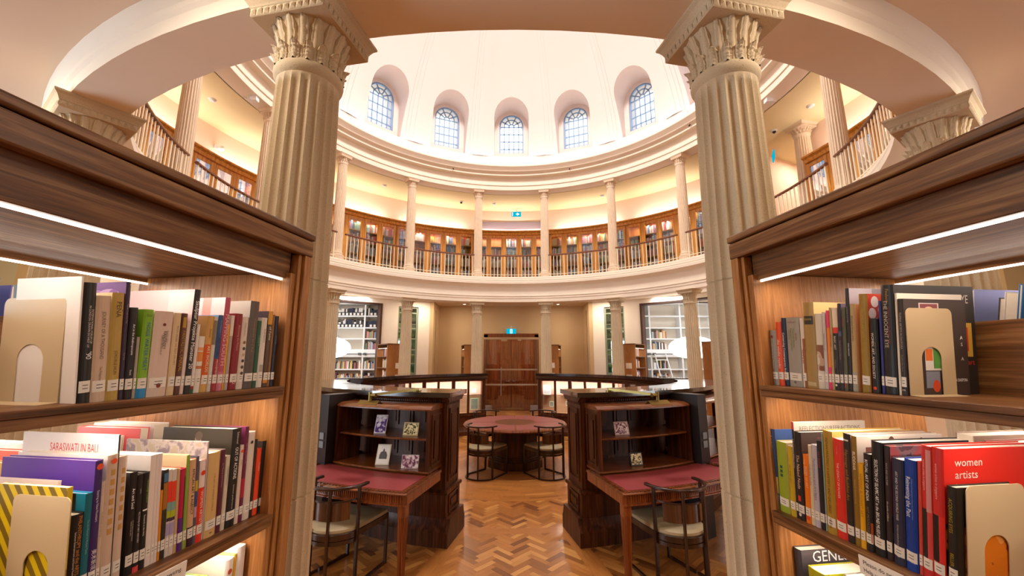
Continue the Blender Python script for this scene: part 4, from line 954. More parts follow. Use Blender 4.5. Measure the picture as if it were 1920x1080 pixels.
# ================================================================ CHAIRS
CHW = wood('dark_brown_bentwood', ('#1c0e08', '#331c10', '#4a2c1a'), 'z', .3, .8, .3)
def make_chair():
    t = thing('armchair', '', 'chair', (0, 0, 0), 0, 'round-backed wooden armchairs')
    Rb = .262; Y0 = .04; ZR = .81; fx = .235; fy = -.36      # front is -Y
    def pt(a, r=Rb): return (r * sin(R(a)), Y0 + r * cos(R(a)))      # a from the back
    rail = [(*pt(a, Rb + .004), ZR) for a in range(-100, 101, 10)]
    link('top_rail', MB().sweep(rail, .034, .024), CHW, t, bevel=.006)
    for a in (-78, -24, 24, 78):
        x, y = pt(a, Rb - .002); M = Matrix.Translation((x, y, 0)) @ Matrix.Rotation(-R(a), 4, 'Z')
        link('back_post', MB().box(-.011, .011, -.014, .014, 0, ZR - .01, 0, M), CHW, t, bevel=.003)
    bp = [pt(a, Rb - .03) for a in range(-64, 65, 8)]; z0, z1 = .545, .685; vs = []; fs = []
    for r_ in (0, .009):
        vs += [((Rb - .03 - r_) * sin(R(a)), Y0 + (Rb - .03 - r_) * cos(R(a)), z) for z in (z0, z1) for a in range(-64, 65, 8)]
    n = 17
    for i in range(n - 1): fs += [(i, i + 1, n + i + 1, n + i), (2 * n + i, 3 * n + i, 3 * n + i + 1, 2 * n + i + 1), (n + i, n + i + 1, 3 * n + i + 1, 3 * n + i), (i, 2 * n + i, 2 * n + i + 1, i + 1)]
    fs += [(0, n, 3 * n, 2 * n), (n - 1, 3 * n - 1, 4 * n - 1, 2 * n - 1)]
    link('back_panel', MB().add(vs, fs), wood('chair_back_veneer', ('#2a160c', '#4c2c18', '#6a4226'), 'z', .22, .8, .6), t, recalc=True)
    link('seat_support', MB().sweep([(*pt(a, Rb - .02), .70) for a in range(-76, 77, 8)], .008, .012), CHW, t)
    # seat: D-shaped frame and cushion
    poly = [(fx, fy), (fx + .012, -.1)] + [pt(a, Rb - .014) for a in range(84, -85, -8)] + [(-fx - .012, -.1), (-fx, fy)]
    link('seat_frame', MB().prism(poly[::-1], .395, .445), CHW, t, bevel=.004, recalc=True)
    c = MB(); layers = [(.985, .445), (1.0, .455), (.985, .472), (.90, .482), (.6, .487)]; n = len(poly); vs = []; fs = []
    for k_, z in layers: vs += [(x * k_ * .97, (y + .08) * k_ * .97 - .08, z) for x, y in poly]
    for i in range(len(layers) - 1):
        for j in range(n): fs.append((i * n + j, i * n + (j + 1) % n, (i + 1) * n + (j + 1) % n, (i + 1) * n + j))
    fs += [tuple(range(n))[::-1], tuple((len(layers) - 1) * n + j for j in range(n))]
    link('seat_cushion', c.add(vs, fs), CUSHION, t, recalc=True)
    for sx in (-1, 1):
        link('front_leg', MB().box(sx * (fx - .024), sx * fx, fy, fy + .026, 0, .40), CHW, t, bevel=.003)
        link('side_stretcher', MB().sweep([(sx * (fx - .012), fy + .02, .012), (sx * (fx + .012), -.02, .012)], .022, .022), CHW, t)
    link('floor_hoop', MB().sweep([(*pt(a, Rb - .004), .012) for a in range(-100, 101, 10)], .022, .022), CHW, t, bevel=.003)
    link('low_hoop', MB().sweep([(*pt(a, Rb - .02), .375) for a in range(-84, 85, 8)], .012, .03), CHW, t)
    return t
ch = make_chair()
# chair faces the axis: local -Y toward the middle
spots = [(4.28, near(-1, 21.3), 'wooden armchair with cream seat at the red desk on the left'), (4.28, near(1, 19.2), 'wooden armchair with cream seat at the red desk on the right'),
         (.95, near(-1, 34), 'round-table armchair nearest the camera on the left'), (.95, near(1, 34), 'round-table armchair nearest the camera on the right'),
         (1.02, -33, 'round-table armchair on the far side, left'), (1.02, 33, 'round-table armchair on the far side, right')]
for i, (r_, th, lab) in enumerate(spots):
    c0 = P(r_, th); c0.y -= .06 if r_ < 2 else 0; c0.x += .05 if r_ < 2 else 0
    if i == 0: ch.location = c0; ch.rotation_euler = (0, 0, outward(th)); ch['label'] = lab; WM[ch.name] = None
    else: dup(ch, c0, outward(th), lab)

# ================================================================ ROUND TABLE
t = thing('round_table', 'round mahogany table with red leather top and wooden centre', 'table', (.05, D - .1, 0)); cx = (.05, D - .1)
def lt(prof, n=64): return MB().rev(prof, 0, 360, n, c=cx, closed=False)
link('tabletop', lt([(0, .705), (.90, .705), (.925, .69), (.94, .70), (.952, .715), (.94, .728), (.935, .738), (.91, .742), (.90, .740), (0, .740)]), MAH_R, t, world=True)
ins = MB()
for q4 in range(4): ins.rev([(.375, .7405), (.375, .7425), (.885, .7425), (.885, .7405)], 90 * q4 + 1.2, 90 * q4 + 88.8, 16, c=cx)
link('leather_inset', ins, mat('faded_red_leather', '#7e3c3a', .4, bump=.1, bscale=200), t, world=True, recalc=True)
link('centre_disc', lt([(0, .7425), (.30, .7425), (.345, .741), (.37, .741)]), mat('brown_table_centre', '#5c3216', .3), t, world=True)
def octo(r_, z0, z1): return [(cx[0] + r_ * cos(PI / 8 + PI / 4 * i), cx[1] + r_ * sin(PI / 8 + PI / 4 * i)) for i in range(8)], z0, z1
pd = MB().prism(*octo(.43, .19, .705)); link('pedestal', pd, MAH, t, world=True, bevel=.005)
bs = MB().prism(*octo(.52, 0, .13)).prism(*octo(.49, .13, .16)).prism(*octo(.46, .16, .19)); link('plinth', bs, MAH, t, world=True, bevel=.006)
vt = MB()
for i in range(4): vt.box(cx[0] - .046 + .027 * i, cx[0] - .035 + .027 * i, cx[1] - .40, cx[1] - .3955, .46, .64)
link('vent_slots', vt, BLACK, t, world=True)
for i in range(8):
    a = R(45 * i); M = Matrix.Translation((cx[0], cx[1], 0)) @ Matrix.Rotation(a, 4, 'Z')
    p_ = MB().box(-.14, -.125, -.403, -.396, .22, .68, 0, M).box(.125, .14, -.403, -.396, .22, .68, 0, M).box(-.14, .14, -.403, -.396, .22, .235, 0, M).box(-.14, .14, -.403, -.396, .665, .68, 0, M)
    link('pedestal_panel', p_, MAH, t, world=True)

# ================================================================ SMALL CEILING AND WALL FITTINGS
def disc_light(label, p, on=True):
    t = thing('downlight', label, 'ceiling light', p, 0, 'recessed ceiling lights'); link('trim_ring', lathe([(.05, -.004), (.07, -.006), (.075, 0)], 20), WHITE, t)
    link('lamp', lathe([(0, -.003), (.052, -.003)], 20), SPOT if on else col('#d8c89c', .5), t)
disc_light('glowing recessed downlight just left of the entrance doors', (-1.85, 16.0, 4.02)); disc_light('glowing recessed downlight just right of the entrance doors', (1.85, 16.0, 4.02))
def fitting(name, label, p, kind):
    t = thing(name, label, kind, p, 0)
    if kind == 'camera':
        link('housing', lathe([(0, 0), (.075, 0), (.07, -.03), (.05, -.04)], 20), WHITE, t); link('dome', MB().ball((0, 0, -.04), .045, .045, .05, 16, 8), BLACK, t)
    else: link('housing', lathe([(0, -.05), (.05, -.048), (.065, -.03), (.085, -.008), (.085, 0)], 20), WHITE, t)
Z = 7.866
fitting('security_camera', 'small black dome camera under the gallery ceiling, left of centre', (-1.93, 14.9, Z), 'camera')
fitting('security_camera', 'dome camera under the gallery ceiling at the far right by the recess', (6.95, 9.9, Z), 'camera')
fitting('smoke_detector', 'round detector on the yellowish gallery ceiling, third bay left', (-4.44, 13.42, Z), 'smoke detector')
fitting('smoke_detector', 'round detector on the gallery ceiling just left of centre', (-.67, 15.1, Z), 'smoke detector')
fitting('smoke_detector', 'round detector on the gallery ceiling, right of centre', (3.37, 14.3, Z), 'smoke detector')
fitting('smoke_detector', 'round detector on the gallery ceiling at the upper left', (-7.0, 8.65, Z), 'smoke detector')
fitting('smoke_detector', 'flat round detector on the gallery ceiling at the upper right', (7.14, 8.83, Z), 'smoke detector')
t = thing('alarm_bell', 'red alarm bell on the cream wall of the right gallery recess', 'alarm bell', P(10.38, 70.5, 6.9), outward(70.5))
link('bell', MB().ball((0, -.04, 0), .13, .06, .13, 20, 10), col('#e03020', .3), t); link('mount', MB().box(-.05, .05, 0, .03, -.05, .05), WHITE, t)
t = thing('alarm_box', 'small red call point low on the right gallery recess wall', 'call point', P(10.38, 71.2, 5.9), outward(71.2)); link('housing', MB().box(-.06, .06, -.04, 0, -.08, .08), col('#e03020', .4), t); link('glass', MB().box(-.035, .035, -.043, -.04, -.03, .03), WHITE, t)
def spotl(label, p, s):
    t = thing('spotlight', label, 'spotlight', p, 0); link('box', MB().box(-.10, .10, -.06, .06, -.12, .0), WHITE, t, bevel=.005); link('lens', MB().tube([(s * .02, -.05, -.08), (s * -.04, -.13, -.13)], .035, 12), WHITE, t)
    link('bracket', MB().tube([(s * .1, 0, -.03), (s * .2, .02, -.04), (s * .26, 0, -.02)], .008, 6), METAL, t)
spotl('white spotlight with bent bracket under the upper left cornice', P(6.0, -84.5, 7.866), -1); spotl('white spotlight under the upper right cornice', P(6.0, 84.5, 7.866), 1)
t = thing('wall_lamp', 'small white lamp high on the left gallery wall', 'lamp', P(7.98, -76, 7.35), outward(-76)); link('mount', MB().box(-.05, .05, -.05, 0, -.05, .05), WHITE, t); link('bulb', MB().ball((.03, -.13, -.03), .08, .08, .08, 14, 8), WHITE, t)
for th in (-63, -21, 21, 63):
    t = thing('cornice_sensor', 'tiny dark sensor on the upper cornice, ' + {-63: 'far left', -21: 'left of centre', 21: 'right of centre', 63: 'far right'}[th], 'sensor', P(5.66, th, 8.42), outward(th)); link('housing', MB().tube([(0, 0, 0), (0, -.05, -.05)], .018, 8), BLACK, t)
for s in (-1, 1):
    t = thing('speaker', 'small white loudspeaker tucked beside the ring beam, %s of the entrance' % ('left' if s < 0 else 'right'), 'speaker', P(6.32, s * 31.2, 3.86), outward(s * 31)); link('housing', MB().box(-.14, .14, -.08, .08, -.06, .07), WHITE, t, bevel=.01); link('grille', MB().box(-.11, .11, -.085, -.08, -.04, .05), col('#d0ccc8', .6), t)
# ================================================================ THE TWO NEAR WALNUT BOOKCASES
BC = {}
def near_bookcase(s, loc, rz, label):
    t = thing('bookcase', label, 'bookcase', loc, rz, 'walnut bookcases with lit shelves'); BC[s] = t
    L_ = 1.62; W2 = .62
    def X(a): return s * a            # a = 0 on the aisle face, negative inwards
    link('top_board', MB().box(X(.006), X(-W2 - .006), .006, -L_ - .006, 2.301, 2.326), WAL_Y, t, bevel=.006)
    f = MB().box(X(.002), X(-.026), .002, -L_, 2.243, 2.298).box(X(-W2 + .026), X(-W2 - .002), .002, -L_, 2.243, 2.298).box(X(-.026), X(-W2 + .026), .002, -.024, 2.243, 2.298)
    link('top_fascia', f, WAL_Y, t, bevel=.004)
    link('canopy_panel', MB().box(X(-.034), X(-.050), -.06, -L_ + .06, 2.158, 2.30), WAL_Y, t, bevel=.002); link('canopy_panel', MB().box(X(-W2 + .034), X(-W2 + .05), -.06, -L_ + .06, 2.158, 2.30), WAL_Y, t)
    link('soffit_board', MB().box(X(-.05), X(-W2 + .05), -.06, -L_ + .06, 2.176, 2.194), WAL_Y, t)
    for i, a in enumerate((-.046, -W2 + .054)): link('led_strip', MB().box(X(a), X(a - .005), -.075, -L_ + .075, 2.152, 2.158), LED, t)
    for (y0, y1) in ((0, -1), (-L_, 1)):
        e = -1 if y1 < 0 else 1
        def Y(a): return y0 + e * a
        st = MB().box(X(-.000), X(-.030), Y(0), Y(.034), 0, 2.243).box(X(-.010), X(-.040), Y(.038), Y(.052), 0, 2.243).box(X(-W2 + .03), X(-W2), Y(0), Y(.034), 0, 2.243).box(X(-W2 + .04), X(-W2 + .01), Y(.038), Y(.052), 0, 2.243)
        link('corner_stile', st, WAL_Z, t, bevel=.002)
        link('end_board', MB().box(X(-.026), X(-W2 + .026), Y(.004), Y(.022), 0, 2.243), WAL_X, t)
        link('end_panel', MB().box(X(-.018), X(-W2 + .018), Y(.052), Y(.075), 0, 2.176), WAL_Z, t, bevel=.002)
    for z in (1.817, 1.45, 1.085, .72, .355, .12):
        link('shelf', MB().box(X(-.002), X(-W2 + .002), -.075, -L_ + .075, z - .014, z).box(X(-.004), X(-.022), -.075, -L_ + .075, z - .034, z - .0145).box(X(-W2 + .004), X(-W2 + .022), -.075, -L_ + .075, z - .034, z - .0145), WAL_Y, t, bevel=.0015)
        link('divider_board', MB().box(X(-.302), X(-.318), -.30, -L_ + .075, z, z + .172), WAL_Y, t)
    for z in (1.817, 1.45, 1.085):
        for a in (-.026, -W2 + .034): link('led_strip', MB().box(X(a), X(a - .008), -.08, -L_ + .08, z - .022, z - .0145), LED, t)
    Mb = WM[t.name]
    for z, pw in ((2.15, 3.0), (1.79, 3.0), (1.423, 2.8), (1.06, 1.4)):
        for a in (-.07, -W2 + .07):
            l = area('shelf_led', Mb @ Vector((X(a), -.62, z)), Mb @ Vector((X(a - .05 if a > -.3 else a + .05), -.62, 0)), 0.006, 1.0, pw, (1.0, .79, .62))
            l.rotation_euler = (0, R(14) * (1 if (a > -.3) else -1) * s, rz)
    return t
near_bookcase(-1 + 2, (-.504 * 1.37 * cos(R(.25)) + 1.37 * sin(R(.25)) - .04, 1.37 + .504 * 1.37 * sin(R(.25)), 0), -R(9.37 + .25), 'lit walnut bookcase full of art books filling the left foreground')
near_bookcase(-1, (.5507 * 1.40 + 1.40 * sin(R(.25)) - .04, 1.40 - .5507 * 1.40 * sin(R(.25)), 0), R(8.15 - .25), 'lit walnut bookcase full of art books filling the right foreground')

def book(s, label, group, off, t0, th, h, z, lean, dep, spine, ops=(), cover=None, cops=(), sticker=True, pages='#efe4d2', name='book', soft=False, back=False, pull=0.0):
    """s: which bookcase; off: spine plane from the aisle face; t0: distance along the case of the far side of the spine"""
    Mb = WM[BC[s].name]; sg = s if not back else -s
    M = Mb @ Matrix.Translation((s * off, -t0, z + .0005)) @ Matrix.Rotation(lean, 4, 'X')
    c = .0008 if soft else min(.0022, th * .2); th = th - .0006
    mats_ = [col(spine, .42)]; idx = {}
    def mi(cn):
        if cn not in idx: idx[cn] = len(mats_); mats_.append(col(cn, .42) if isinstance(cn, str) else cn)
        return idx[cn]
    m = MB(); cv = mi(cover) if cover else 0
    x1 = -sg * dep
    if th > .006: m.box(0, x1, 0, -c, 0, h, cv).box(0, x1, -th + c, -th, 0, h, cv)
    else: m.box(0, x1, 0, -.0004, 0, h, cv).box(0, x1, -th + .0004, -th, 0, h, cv)
    nseg = 6        # gently rounded spine
    vs = []; bul = min(.004, th * .18) if not soft else .0005
    for i in range(nseg + 1):
        u = i / nseg; vs += [(sg * bul * (1 - (2 * u - 1) ** 2), -th * u, 0), (sg * bul * (1 - (2 * u - 1) ** 2), -th * u, h)]
    fs = [(2 * i, 2 * i + 2, 2 * i + 3, 2 * i + 1) for i in range(nseg)]; o = len(vs)
    vs += [(x - sg * max(c, .0008), y, zz) for x, y, zz in vs]
    fs += [tuple(q_ + o for q_ in f_)[::-1] for f_ in fs] + [(2 * i + 1, 2 * i + 3, o + 2 * i + 3, o + 2 * i + 1) for i in range(nseg)] + [(2 * i, 2 * i + 2, o + 2 * i + 2, o + 2 * i)[::-1] for i in range(nseg)]
    m.add(vs, fs, 0)
    e = sg * (bul + .0004)
    def rect(x, ya, yb, za, zb, k_): m.add([(x, -th * ya, h * za), (x, -th * yb, h * za), (x, -th * yb, h * zb), (x, -th * ya, h * zb)], [(0, 1, 2, 3)], k_)
    def band(ya, yb, za, zb, k_, lift=0.0):
        n_ = 4
        for i in range(n_):
            a, b_ = ya + (yb - ya) * i / n_, ya + (yb - ya) * (i + 1) / n_
            xa, xb = [sg * (bul * (1 - (2 * q_ - 1) ** 2) + .0003 + lift) for q_ in (a, b_)]
            m.add([(xa, -th * a, h * za), (xb, -th * b_, h * za), (xb, -th * b_, h * zb), (xa, -th * a, h * zb)], [(0, 1, 2, 3)], k_)
    lift = 0.0
    for op in ops:
        lift += .00006
        if op[0] == 'b': band(op[4] if len(op) > 4 else 0, op[5] if len(op) > 5 else 1, op[2], op[3], mi(op[1]), lift)
        elif op[0] == 't':
            _, s_, cc, hf, za, zb = op[:6]; yc = op[6] if len(op) > 6 else .5; zc = h * (za + zb) / 2
            T = Matrix(((0, 0, sg, e + sg * lift * 2), (0, sg, 0, -th * yc), (-1, 0, 0, zc), (0, 0, 0, 1))) if not back else Matrix(((0, 0, sg, e), (0, sg, 0, -th * yc), (-1, 0, 0, zc), (0, 0, 0, 1)))
            m.text(s_, T, th * hf, h * abs(zb - za), mi(cc))
        elif op[0] == 'u':
            _, s_, cc, hz, zc, wf = op[:6]
            T = Matrix(((0, 0, sg, e + sg * lift), (sg, 0, 0, -th * .5), (0, 1, 0, h * zc), (0, 0, 0, 1))); m.text(s_, T, hz, th * wf, mi(cc))
        elif op[0] == 'd':
            _, cc, zc, r_, yc = op; n_ = 14
            m.add([(e + sg * lift, -th * yc + r_ * cos(2 * PI * i / n_), h * zc + r_ * sin(2 * PI * i / n_)) for i in range(n_)], [tuple(range(n_))], mi(cc))
    yn = -th - .0004
    for op in cops:        # art on the near cover, u from the spine inwards
        yn -= .00005
        if op[0] == 'b':
            _, cc, ua, ub, za, zb = op; m.add([(-sg * dep * ua, yn, h * za), (-sg * dep * ub, yn, h * za), (-sg * dep * ub, yn, h * zb), (-sg * dep * ua, yn, h * zb)], [(0, 1, 2, 3)], mi(cc))
        elif op[0] == 't':
            _, s_, cc, hz, zc, uc, wd = op; T = Matrix(((1, 0, 0, -sg * dep * uc), (0, 0, -1, yn), (0, 1, 0, h * zc), (0, 0, 0, 1))); m.text(s_, T, hz, dep * wd, mi(cc))
        elif op[0] == 'd':
            _, cc, zc, uc, rx, rz_ = op; m.add([(-sg * dep * uc + rx * cos(2 * PI * i / 18), yn, h * zc + rz_ * sin(2 * PI * i / 18)) for i in range(18)], [tuple(range(18))], mi(cc))
    ob = link(name, m, mats_, smooth=False); ob.matrix_world = M; WM[ob.name] = M
    tag(ob, label, 'book', group)
    pg = MB().box(-sg * (c + .0004), -sg * (dep - .002), -c if th > .006 else -.0004, -th + (c if th > .006 else .0004), .0018 if not soft else .0003, h - (.0028 if not soft else .0003))
    link('pages', pg, col(pages, .85), ob, smooth=False)
    if sticker:
        st = MB(); n_ = 4; a0_, a1_ = .06, .94
        def pt_(u, zz, l_): return (sg * (bul * (1 - (2 * u - 1) ** 2) + .0006 + l_), -th * u, zz)
        for i in range(n_):
            a, b_ = a0_ + (a1_ - a0_) * i / n_, a0_ + (a1_ - a0_) * (i + 1) / n_
            st.add([pt_(a, .020, 0), pt_(b_, .020, 0), pt_(b_, .042, 0), pt_(a, .042, 0)], [(0, 1, 2, 3)], 0)
        for zz in (.033, .027):
            for ua, ub in ((.3, .44), (.44, .58), (.58, .72)): st.add([pt_(ua, zz, .0003), pt_(ub, zz, .0003), pt_(ub, zz + .0016, .0003), pt_(ua, zz + .0016, .0003)], [(0, 1, 2, 3)], 1)
        link('call_number_label', st, [STICK, col('#6a645e')], ob, smooth=False)
    return ob
GEO = {
'L1': {'navy': (0.0913, 0.0146, 0.214, 0.011, None), 'brown2': (0.1072, 0.0104, 0.217, 0.011, None), 'brownyellow': (0.1176, 0.0188, 0.226, 0.011, None), 'white2': (0.1385, 0.022, 0.204, 0.011, None), 'dkgreen': (0.1604, 0.0152, 0.193, 0.011, None), 'greytall': (0.1757, 0.0323, 0.248, 0.011, 0.064), 'circles': (0.2099, 0.0219, 0.199, 0.011, None), 'red': (0.2322, 0.0244, 0.206, 0.011, None), 'greyw': (0.2586, 0.0115, 0.199, 0.011, None), 'yellow': (0.2708, 0.0056, 0.175, 0.011, None), 'mapping': (0.2768, 0.0176, 0.245, 0.011, 0.159), 'social': (0.2951, 0.0145, 0.196, 0.011, None), 'grey2': (0.3101, 0.0113, 0.19, 0.011, None), 'artworlds': (0.3218, 0.0195, 0.191, 0.011, None), 'orangew': (0.3416, 0.0161, 0.138, 0.011, None), 'smallw': (0.3577, 0.0088, 0.167, 0.014, None), 'skulptur': (0.3665, 0.0172, 0.252, 0.017, 0.175), 'pale': (0.3837, 0.009, 0.169, 0.02, None), 'fantastic': (0.3927, 0.0145, 0.19, 0.024, None), 'cream': (0.4072, 0.0175, 0.189, 0.032, None), 'kandinsky': (0.4259, 0.0427, 0.19, 0.039, None), 'green': (0.47, 0.0212, 0.19, 0.045, None), 'grey1': (0.4912, 0.0066, 0.129, 0.058, None), 'anthro': (0.4978, 0.0165, 0.191, 0.07, None), 'purple': (0.5143, 0.0097, 0.243, 0.078, 0.105), 'pena': (0.524, 0.0226, 0.218, 0.086, None), 'journey': (0.5471, 0.026, 0.208, 0.092, None), 'intl': (0.5731, 0.0215, 0.23, 0.092, None), 'white': (0.5946, 0.004, 0.239, 0.093, 0.153)},
'L2': {'lastdark': (0.0581, 0.0233, 0.204, 0.023, None), 'orangered': (0.0828, 0.0186, 0.185, 0.023, None), 'darkthin': (0.1014, 0.0111, 0.214, 0.026, None), 'white3': (0.1125, 0.0248, 0.239, 0.026, None), 'purplered': (0.1374, 0.0138, 0.256, 0.026, None), 'orangedot': (0.1512, 0.0135, 0.208, 0.026, None), 'actions': (0.1646, 0.0312, 0.258, 0.027, 0.19), 'cream2': (0.1958, 0.0134, 0.189, 0.027, None), 'maroon': (0.2093, 0.0152, 0.209, 0.045, None), 'creamtan': (0.2244, 0.0338, 0.209, 0.054, None), 'floral': (0.259, 0.0048, 0.239, 0.062, 0.246), 'women': (0.2638, 0.0165, 0.197, 0.068, None), 'colour': (0.2802, 0.008, 0.209, 0.082, None), 'african': (0.2882, 0.0165, 0.205, 0.082, None), 'green2': (0.3056, 0.0093, 0.218, 0.082, 0.082), 'magenta': (0.3149, 0.0145, 0.189, 0.082, None), 'tan': (0.3294, 0.0078, 0.192, 0.082, None), 'abstract2': (0.3372, 0.0114, 0.193, 0.082, None), 'abstract1': (0.3486, 0.0092, 0.195, 0.082, None), 'dkteal': (0.3578, 0.0105, 0.197, 0.082, None), 'orange': (0.3685, 0.0061, 0.153, 0.082, None), 'mag3': (0.3748, 0.0072, 0.237, 0.082, None), 'mag2': (0.382, 0.0071, 0.237, 0.082, None), 'mag1': (0.389, 0.0124, 0.237, 0.082, None), 'routledge': (0.4014, 0.0129, 0.203, 0.082, None), 'fictions': (0.4143, 0.0126, 0.202, 0.082, None), 'artsoul': (0.4269, 0.0166, 0.211, 0.082, None), 'gold2': (0.4506, 0.016, 0.249, 0.082, None), 'saraswati': (0.4667, 0.004, 0.294, 0.082, 0.198), 'gold1': (0.4685, 0.0203, 0.257, 0.082, None), 'thinwhite': (0.4889, 0.0069, 0.207, 0.082, None), 'purple2': (0.4958, 0.014, 0.251, 0.082, 0.204), 'teal': (0.5098, 0.0126, 0.192, 0.082, None), 'philan': (0.5224, 0.0209, 0.159, 0.082, None), 'yellowstripe': (0.5433, 0.009, 0.212, 0.082, 0.157)},
'R1': {'r_grey1': (0.0637, 0.0285, 0.174, 0.054, None), 'r_studio': (0.0922, 0.0222, 0.198, 0.057, None), 'r_navy': (0.1144, 0.0188, 0.209, 0.059, None), 'r_grey2': (0.1342, 0.048, 0.208, 0.059, None), 'r_whitebrown': (0.1828, 0.0142, 0.202, 0.066, None), 'r_tan': (0.1969, 0.0353, 0.246, 0.074, 0.098), 'r_eye': (0.2333, 0.0222, 0.21, 0.079, None), 'r_whitegrey': (0.2555, 0.0101, 0.212, 0.083, None), 'r_pink': (0.2667, 0.0093, 0.215, 0.091, None), 'r_tanthin': (0.276, 0.008, 0.222, 0.093, None), 'r_basic': (0.2847, 0.0154, 0.22, 0.094, None), 'r_dark': (0.3001, 0.0104, 0.23, 0.099, None), 'r_olive': (0.3113, 0.0112, 0.218, 0.102, None), 'r_talldk': (0.3232, 0.0108, 0.267, 0.102, 0.153), 'r_tancream': (0.3348, 0.0138, 0.224, 0.102, None), 'r_gold': (0.3596, 0.0223, 0.246, 0.102, None), 'r_women': (0.3841, 0.0203, 0.182, 0.102, None), 'r_blue': (0.4074, 0.007, 0.222, 0.102, None), 'r_innocent': (0.4147, 0.029, 0.259, 0.102, 0.2), 'r_whitethin': (0.4456, 0.0054, 0.235, 0.102, 0.162), 'r_filipina': (0.4513, 0.0123, 0.221, 0.102, 0.143)},
'R2': {'s_wayofseeing': (0.0509, 0.0252, 0.235, 0.048, None), 's_lime': (0.0777, 0.0382, 0.203, 0.054, None), 's_yellow': (0.1186, 0.0189, 0.196, 0.058, None), 's_reflections': (0.1379, 0.0081, 0.267, 0.065, 0.21), 's_nude': (0.1464, 0.0229, 0.243, 0.068, None), 's_orange': (0.1703, 0.0182, 0.184, 0.076, None), 's_cream': (0.1885, 0.0118, 0.213, 0.078, None), 's_lavender': (0.2004, 0.0165, 0.217, 0.079, None), 's_black': (0.2169, 0.0151, 0.231, 0.08, None), 's_teal': (0.2319, 0.005, 0.252, 0.083, None), 's_gold': (0.2376, 0.0269, 0.263, 0.085, 0.191), 's_red': (0.2651, 0.0284, 0.247, 0.09, None), 's_pilgrim': (0.2935, 0.0199, 0.265, 0.093, None), 's_buddha': (0.3141, 0.0132, 0.262, 0.1, None), 's_yellow2': (0.3276, 0.013, 0.199, 0.106, None), 's_ritual': (0.3411, 0.0184, 0.227, 0.108, None), 's_islamic': (0.36, 0.0265, 0.261, 0.113, None), 's_brown': (0.3877, 0.0136, 0.255, 0.12, None), 's_war': (0.4032, 0.0248, 0.232, 0.124, None), 's_blue': (0.4288, 0.0242, 0.237, 0.127, None), 's_redthin': (0.454, 0.0073, 0.236, 0.131, None), 's_womenA': (0.4615, 0.0192, 0.273, 0.132, None), 's_womenB': (0.4809, 0.0216, 0.273, 0.132, None), 's_acquire': (0.5064, 0.0172, 0.201, 0.132, None)},
}
W = '#ffffff'; K = '#181412'; GO = '#c99a3a'
STRIPE = None
def striped():
    m, nt, b_ = new_mat('yellow_striped_cover'); L = nt.links.new; N = nt.nodes.new
    tc = N('ShaderNodeTexCoord'); mp = N('ShaderNodeMapping'); mp.inputs['Rotation'].default_value = (0, R(35), 0); L(tc.outputs['Object'], mp.inputs['Vector'])
    wv = N('ShaderNodeTexWave'); wv.inputs['Scale'].default_value = 14; wv.inputs['Distortion'].default_value = .6; L(mp.outputs[0], wv.inputs['Vector'])
    r = N('ShaderNodeValToRGB'); e = r.color_ramp.elements; e[0].position = .4; e[0].color = hexc('#7a6420'); e[1].position = .6; e[1].color = hexc('#e0c41a'); L(wv.outputs['Color'], r.inputs['Fac'])
    L(r.outputs['Color'], b_.inputs['Base Color']); b_.inputs['Roughness'].default_value = .4; return m
STRIPE = striped()
ART = photo_mat('abstract_painting_cover', ('#3a2a38', '#7a4a2a', '#c88a58', '#c08a96', '#e0c0c0'), 22)
NUDE = photo_mat('orange_figure_cover', ('#5a2408', '#a84a10', '#d87a20', '#e8a050'), 9)
BWP = photo_mat('black_white_photo_cover', ('#1c1814', '#3a322c', '#5c544c'), 10)
EYE = photo_mat('face_sketch_cover', ('#8c5a40', '#c8a890', '#e0d4c4', '#e8e0d2'), 12)
GREYP = photo_mat('grey_photo_cover', ('#6a6a64', '#8c8a80', '#a8a698'), 14)
G1 = 'art books on the first lit shelf, left bookcase'; G2 = 'art books on the second lit shelf, left bookcase'
G3 = 'art books on the first lit shelf, right bookcase'; G4 = 'art books on the second lit shelf, right bookcase'
